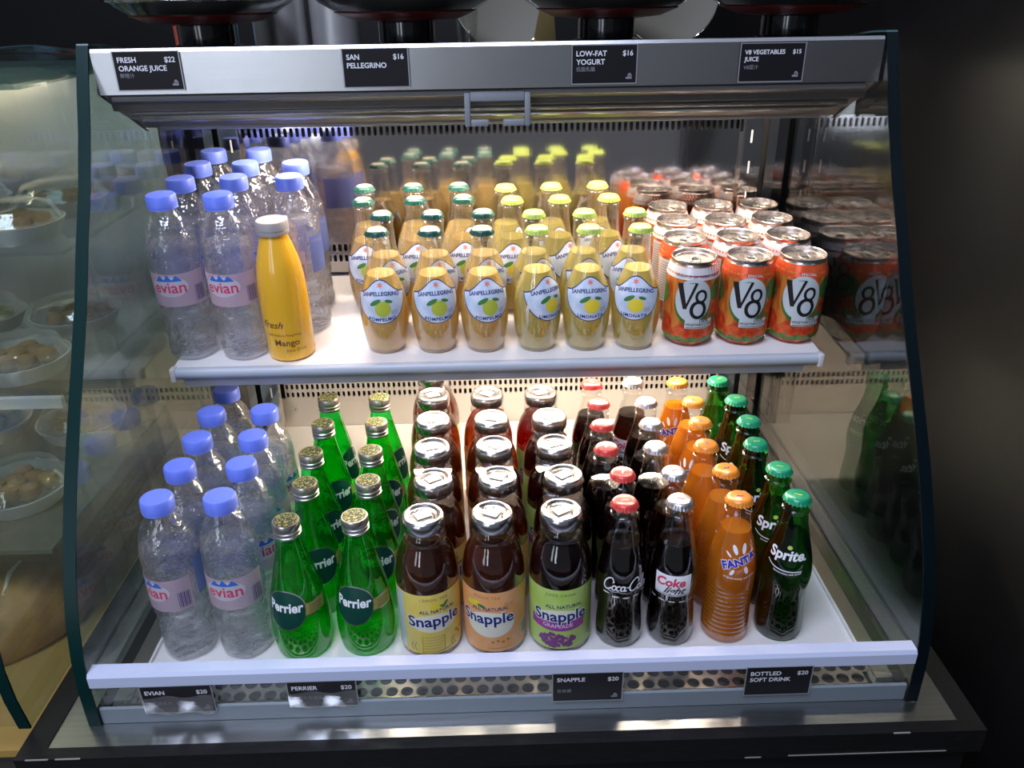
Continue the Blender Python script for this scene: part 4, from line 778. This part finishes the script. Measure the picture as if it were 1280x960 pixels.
M['canister'] = pbr('satin_steel', (0.55, 0.55, 0.54), 0.38, 0.7)
def canister(x, y, r, lab):
    t = thing('steel_canister', lab, 'canister', (x, y, 0.6157), (0, 0, 0), 'steel canisters behind the bowls')
    link('body', MB().lathe([(r, 0.0), (r, 0.120), (0, 0.120)], 40).mesh('body', M['canister'], True, 40), t)
    link('lid', MB().lathe([(r + 0.002, 0.120), (r + 0.002, 0.130), (0, 0.134)], 40).mesh('lid', M['chrome'], True, 40), t)
canister(-0.285, 0.475, 0.036, 'steel canister behind the leftmost dark bowl'); canister(-0.212, 0.485, 0.033, 'steel canister between the first two dark bowls')
M['olive'] = pbr('olive_tray', (0.12, 0.11, 0.075), 0.6)
for x, lab in ((0.020, 'round olive-grey tray leaning between the second and third bowls'), (0.243, 'round olive-grey tray leaning between the two right bowls')):
    t = thing('round_tray', lab, 'tray', (x, 0.47, 0.6160), (radians(80), 0, 0), 'round trays leaning behind the bowls')
    r = 0.070
    link('tray_face', MB().lathe([(0, 0.001), (r - 0.006, 0.001), (r, 0.005), (r + 0.001, 0.005), (r - 0.005, -0.001), (0, -0.001)], 48, None, 0, r).mesh('tray_face', M['olive'], True, 40), t)
    link('tray_rim', MB().tube([(p[0], p[1] + r, 0.005) for p in loop(0, 0, r, r, 0, 2 * pi, 48)], 0.0012, 6).mesh('tray_rim', M['chrome']), t)
t = thing('brass_bracket', 'brass coloured slanted bracket beside the left olive tray', 'bracket', (0.078, 0.46, 0.6157))
link('arm', MB().add([(-0.022, 0, 0), (0.012, 0, 0), (0.006, 0, 0.070), (-0.006, 0, 0.070), (-0.022, 0.02, 0), (0.012, 0.02, 0), (0.006, 0.02, 0.070), (-0.006, 0.02, 0.070)], [(0, 1, 2, 3), (7, 6, 5, 4), (0, 4, 5, 1), (1, 5, 6, 2), (2, 6, 7, 3), (3, 7, 4, 0)]).mesh('arm', pbr('brass', (0.42, 0.32, 0.14), 0.3, 1.0), False), t)
link('knob', MB().lathe([(0.005, 0.0), (0.005, 0.008), (0.003, 0.011), (0, 0.012)], 16).mesh('knob', M['chrome']), t, (-0.016, -0.016, 0.0))
t = thing('water_glass', 'small clear glass beside the second dark bowl', 'glass', (-0.030, 0.42, 0.6157))
link('tumbler', MB().lathe([(0.0, 0.002), (0.012, 0.0), (0.016, 0.060), (0.0152, 0.060), (0.0112, 0.003), (0, 0.003)], 24).mesh('tumbler', M['bare_glass']), t)
t = thing('window_patch', 'cup-shaped stand-in for a pale blue window patch behind the leftmost bowl', 'window stand-in', (-0.372, 0.52, 0.6157))  # added shape standing in for a bright background window patch
link('patch_body', MB().lathe([(0, 0), (0.016, 0), (0.020, 0.066), (0.019, 0.066), (0.015, 0.002), (0, 0.002)], 24).mesh('patch_body', pbr('pale_blue', (0.25, 0.48, 0.66), 0.5)), t)
link('patch_top', MB().lathe([(0.0205, 0.0645), (0.0205, 0.069), (0, 0.070)], 24).mesh('patch_top', M['white']), t)
t = thing('red_tin', 'dull red tin at the left behind the leftmost dark bowl', 'tin', (-0.425, 0.50, 0.6157))
link('tin_body', MB().lathe([(0, 0), (0.013, 0), (0.013, 0.058), (0, 0.059)], 24).mesh('tin_body', pbr('dull_red', (0.30, 0.05, 0.03), 0.5)), t)
link('tin_lid', MB().lathe([(0.0135, 0.058), (0.0135, 0.062), (0, 0.063)], 24).mesh('tin_lid', M['can_white']), t)

# ------------------------------------------------------------------ neighbouring food case on the left
nc = thing('pastry_case', 'neighbouring glass food case seen through the left side glass', 'display case', (0, 0, 0))
M['pane2'] = clear('neighbour_pane', (0.86, 0.92, 0.88), 0.10, 0.7, 0.03, fres=0.6, milk=0.08, milkc=(0.5, 0.5, 0.42)); M['tealtop'] = clear('pale_teal_top', (0.55, 0.72, 0.70), 0.08, 0.5, 0.1, milk=0.45, milkc=(0.16, 0.26, 0.27))
side_glass(nc, -0.512, -0.500, M['pane2'], lean=0.13)
fg = MB(); FP = [(y + 0.003 - 0.13 * z, z) for y, z in GP]
n_ = len(FP); fg.add([(-1.5, y, z) for y, z in FP] + [(-0.512, y, z) for y, z in FP], [(i, i + 1, n_ + i + 1, n_ + i) for i in range(n_ - 1)])
link('curved_front_glass', fg.mesh('curved_front_glass', M['pane2'], True, 60), nc)
boxpart('top_glass', M['tealtop'], nc, -1.5, -0.512, 0.206, 0.56, 0.600, 0.606)
boxpart('back_panel', M['lowsteel'], nc, -1.5, -0.500, 0.530, 0.535, -0.1, 0.60)
boxpart('lower_tray', pbr('ochre_tray', (0.42, 0.26, 0.07), 0.45), nc, -1.5, -0.515, -0.10, 0.53, -0.06, -0.05)
boxpart('glass_shelf', M['lowpane'], nc, -1.5, -0.53, 0.16, 0.52, 0.245, 0.251)
boxpart('shelf_edge', M['can_white'], nc, -1.5, -0.53, 0.152, 0.160, 0.240, 0.254)
boxpart('glass_shelf', M['lowpane'], nc, -1.5, -0.53, 0.24, 0.52, 0.405, 0.410)
boxpart('lower_shelf', M['olive'], nc, -1.5, -0.53, 0.05, 0.52, 0.10, 0.106)
link('lamp_tube', MB().tube([(-1.45, 0.33, 0.56), (-0.76, 0.33, 0.56)], 0.007, 10).mesh('lamp_tube', lamp_mat('neighbour_lamp', (1.0, 0.84, 0.60), 13)), nc)
boxpart('plinth', M['blackfront'], nc, -1.5, -0.500, -0.115, 0.56, -0.9, -0.06)
M['bread'] = pbr('bread_crust', (0.50, 0.27, 0.07), 0.5, 0, 25, None, 0.3, (0.30, 0.14, 0.04)); M['greens'] = pbr('salad_greens', (0.22, 0.25, 0.05), 0.5, 0, 60, None, 0.5, (0.45, 0.42, 0.10)); M['wrap_'] = clear('plastic_wrap', (0.9, 0.92, 0.9), 0.12, 0.7, 0.08, 0.8, 40)
def loaf(x, y, z, sx, sy, sz, rz, lab):
    t = thing('bread_loaf', lab, 'bread', (x, y, z), (0, 0, rz), 'loaves in the neighbouring case'); b = MB(); P = [(max(cos(a) ** 0.7, 0) if a < pi / 2 - 0.01 else 0, 0.15 + 0.85 * sin(a)) for a in [pi / 2 * k / 8 for k in range(9)]]
    b.lathe([(0, 0), (0.92, 0), (1.0, 0.12)] + P[1:], 28); b.v = [(px * sx, py * sy, pz * sz) for px, py, pz in b.v]; link('crust', b.mesh('crust', M['bread'], True, 60), t)
    s2 = MB()
    for k in (-0.45, -0.1, 0.25): s2.tube([(k * sx, -0.45 * sy, sz * 0.90), (k * sx + 0.01, 0, sz * 1.0), (k * sx + 0.02, 0.45 * sy, sz * 0.88)], 0.003, 6)
    link('scored_cut', s2.mesh('scored_cut', M['lab_cream']), t)
loaf(-0.66, 0.08, -0.05, 0.12, 0.075, 0.085, 0.5, 'large brown loaf on the ochre tray, nearest the left glass'); loaf(-0.86, 0.20, -0.05, 0.12, 0.075, 0.08, 0.3, 'large brown loaf further left on the ochre tray')
def salad(x, y, z, lab, mat):
    t = thing('food_tray', lab, 'food tray', (x, y, z), (0, 0, random.uniform(-0.2, 0.2)), 'wrapped food trays in the neighbouring case')
    link('tray', MB().lathe([(0, 0), (0.048, 0), (0.060, 0.022), (0.062, 0.022), (0.050, -0.001)], 28).mesh('tray', M['can_white']), t)
    b = MB()
    for k in range(9): a = k * 2.4; rr = 0.012 * sqrt(k); b.lathe([(0, 0.016 - 0.014), (0.014, 0.016), (0.011, 0.027), (0, 0.031)], 10, None, rr * cos(a), rr * sin(a))
    link('filling', b.mesh('filling', mat), t)
    link('film_cover', MB().lathe([(0.060, 0.023), (0.050, 0.040), (0.028, 0.047), (0, 0.048)], 24).mesh('film_cover', M['wrap_']), t)
k = 0
for zt, ys in ((0.410, (0.31, 0.445)), (0.251, (0.24, 0.40)), (0.106, (0.16, 0.34))):
    for yy in ys:
        for xx in (-0.62, -0.76, -0.90):
            salad(xx, yy, zt + 0.0012, 'film-covered tray, %s shelf of left case, %s line, %s from the glass' % ('top' if zt > 0.4 else 'middle' if zt > 0.2 else 'lower', 'front' if yy == ys[0] else 'rear', ['first', 'second', 'third'][int(round((-0.62 - xx) / 0.14))]), M['greens'] if k % 3 else M['bread']); k += 1
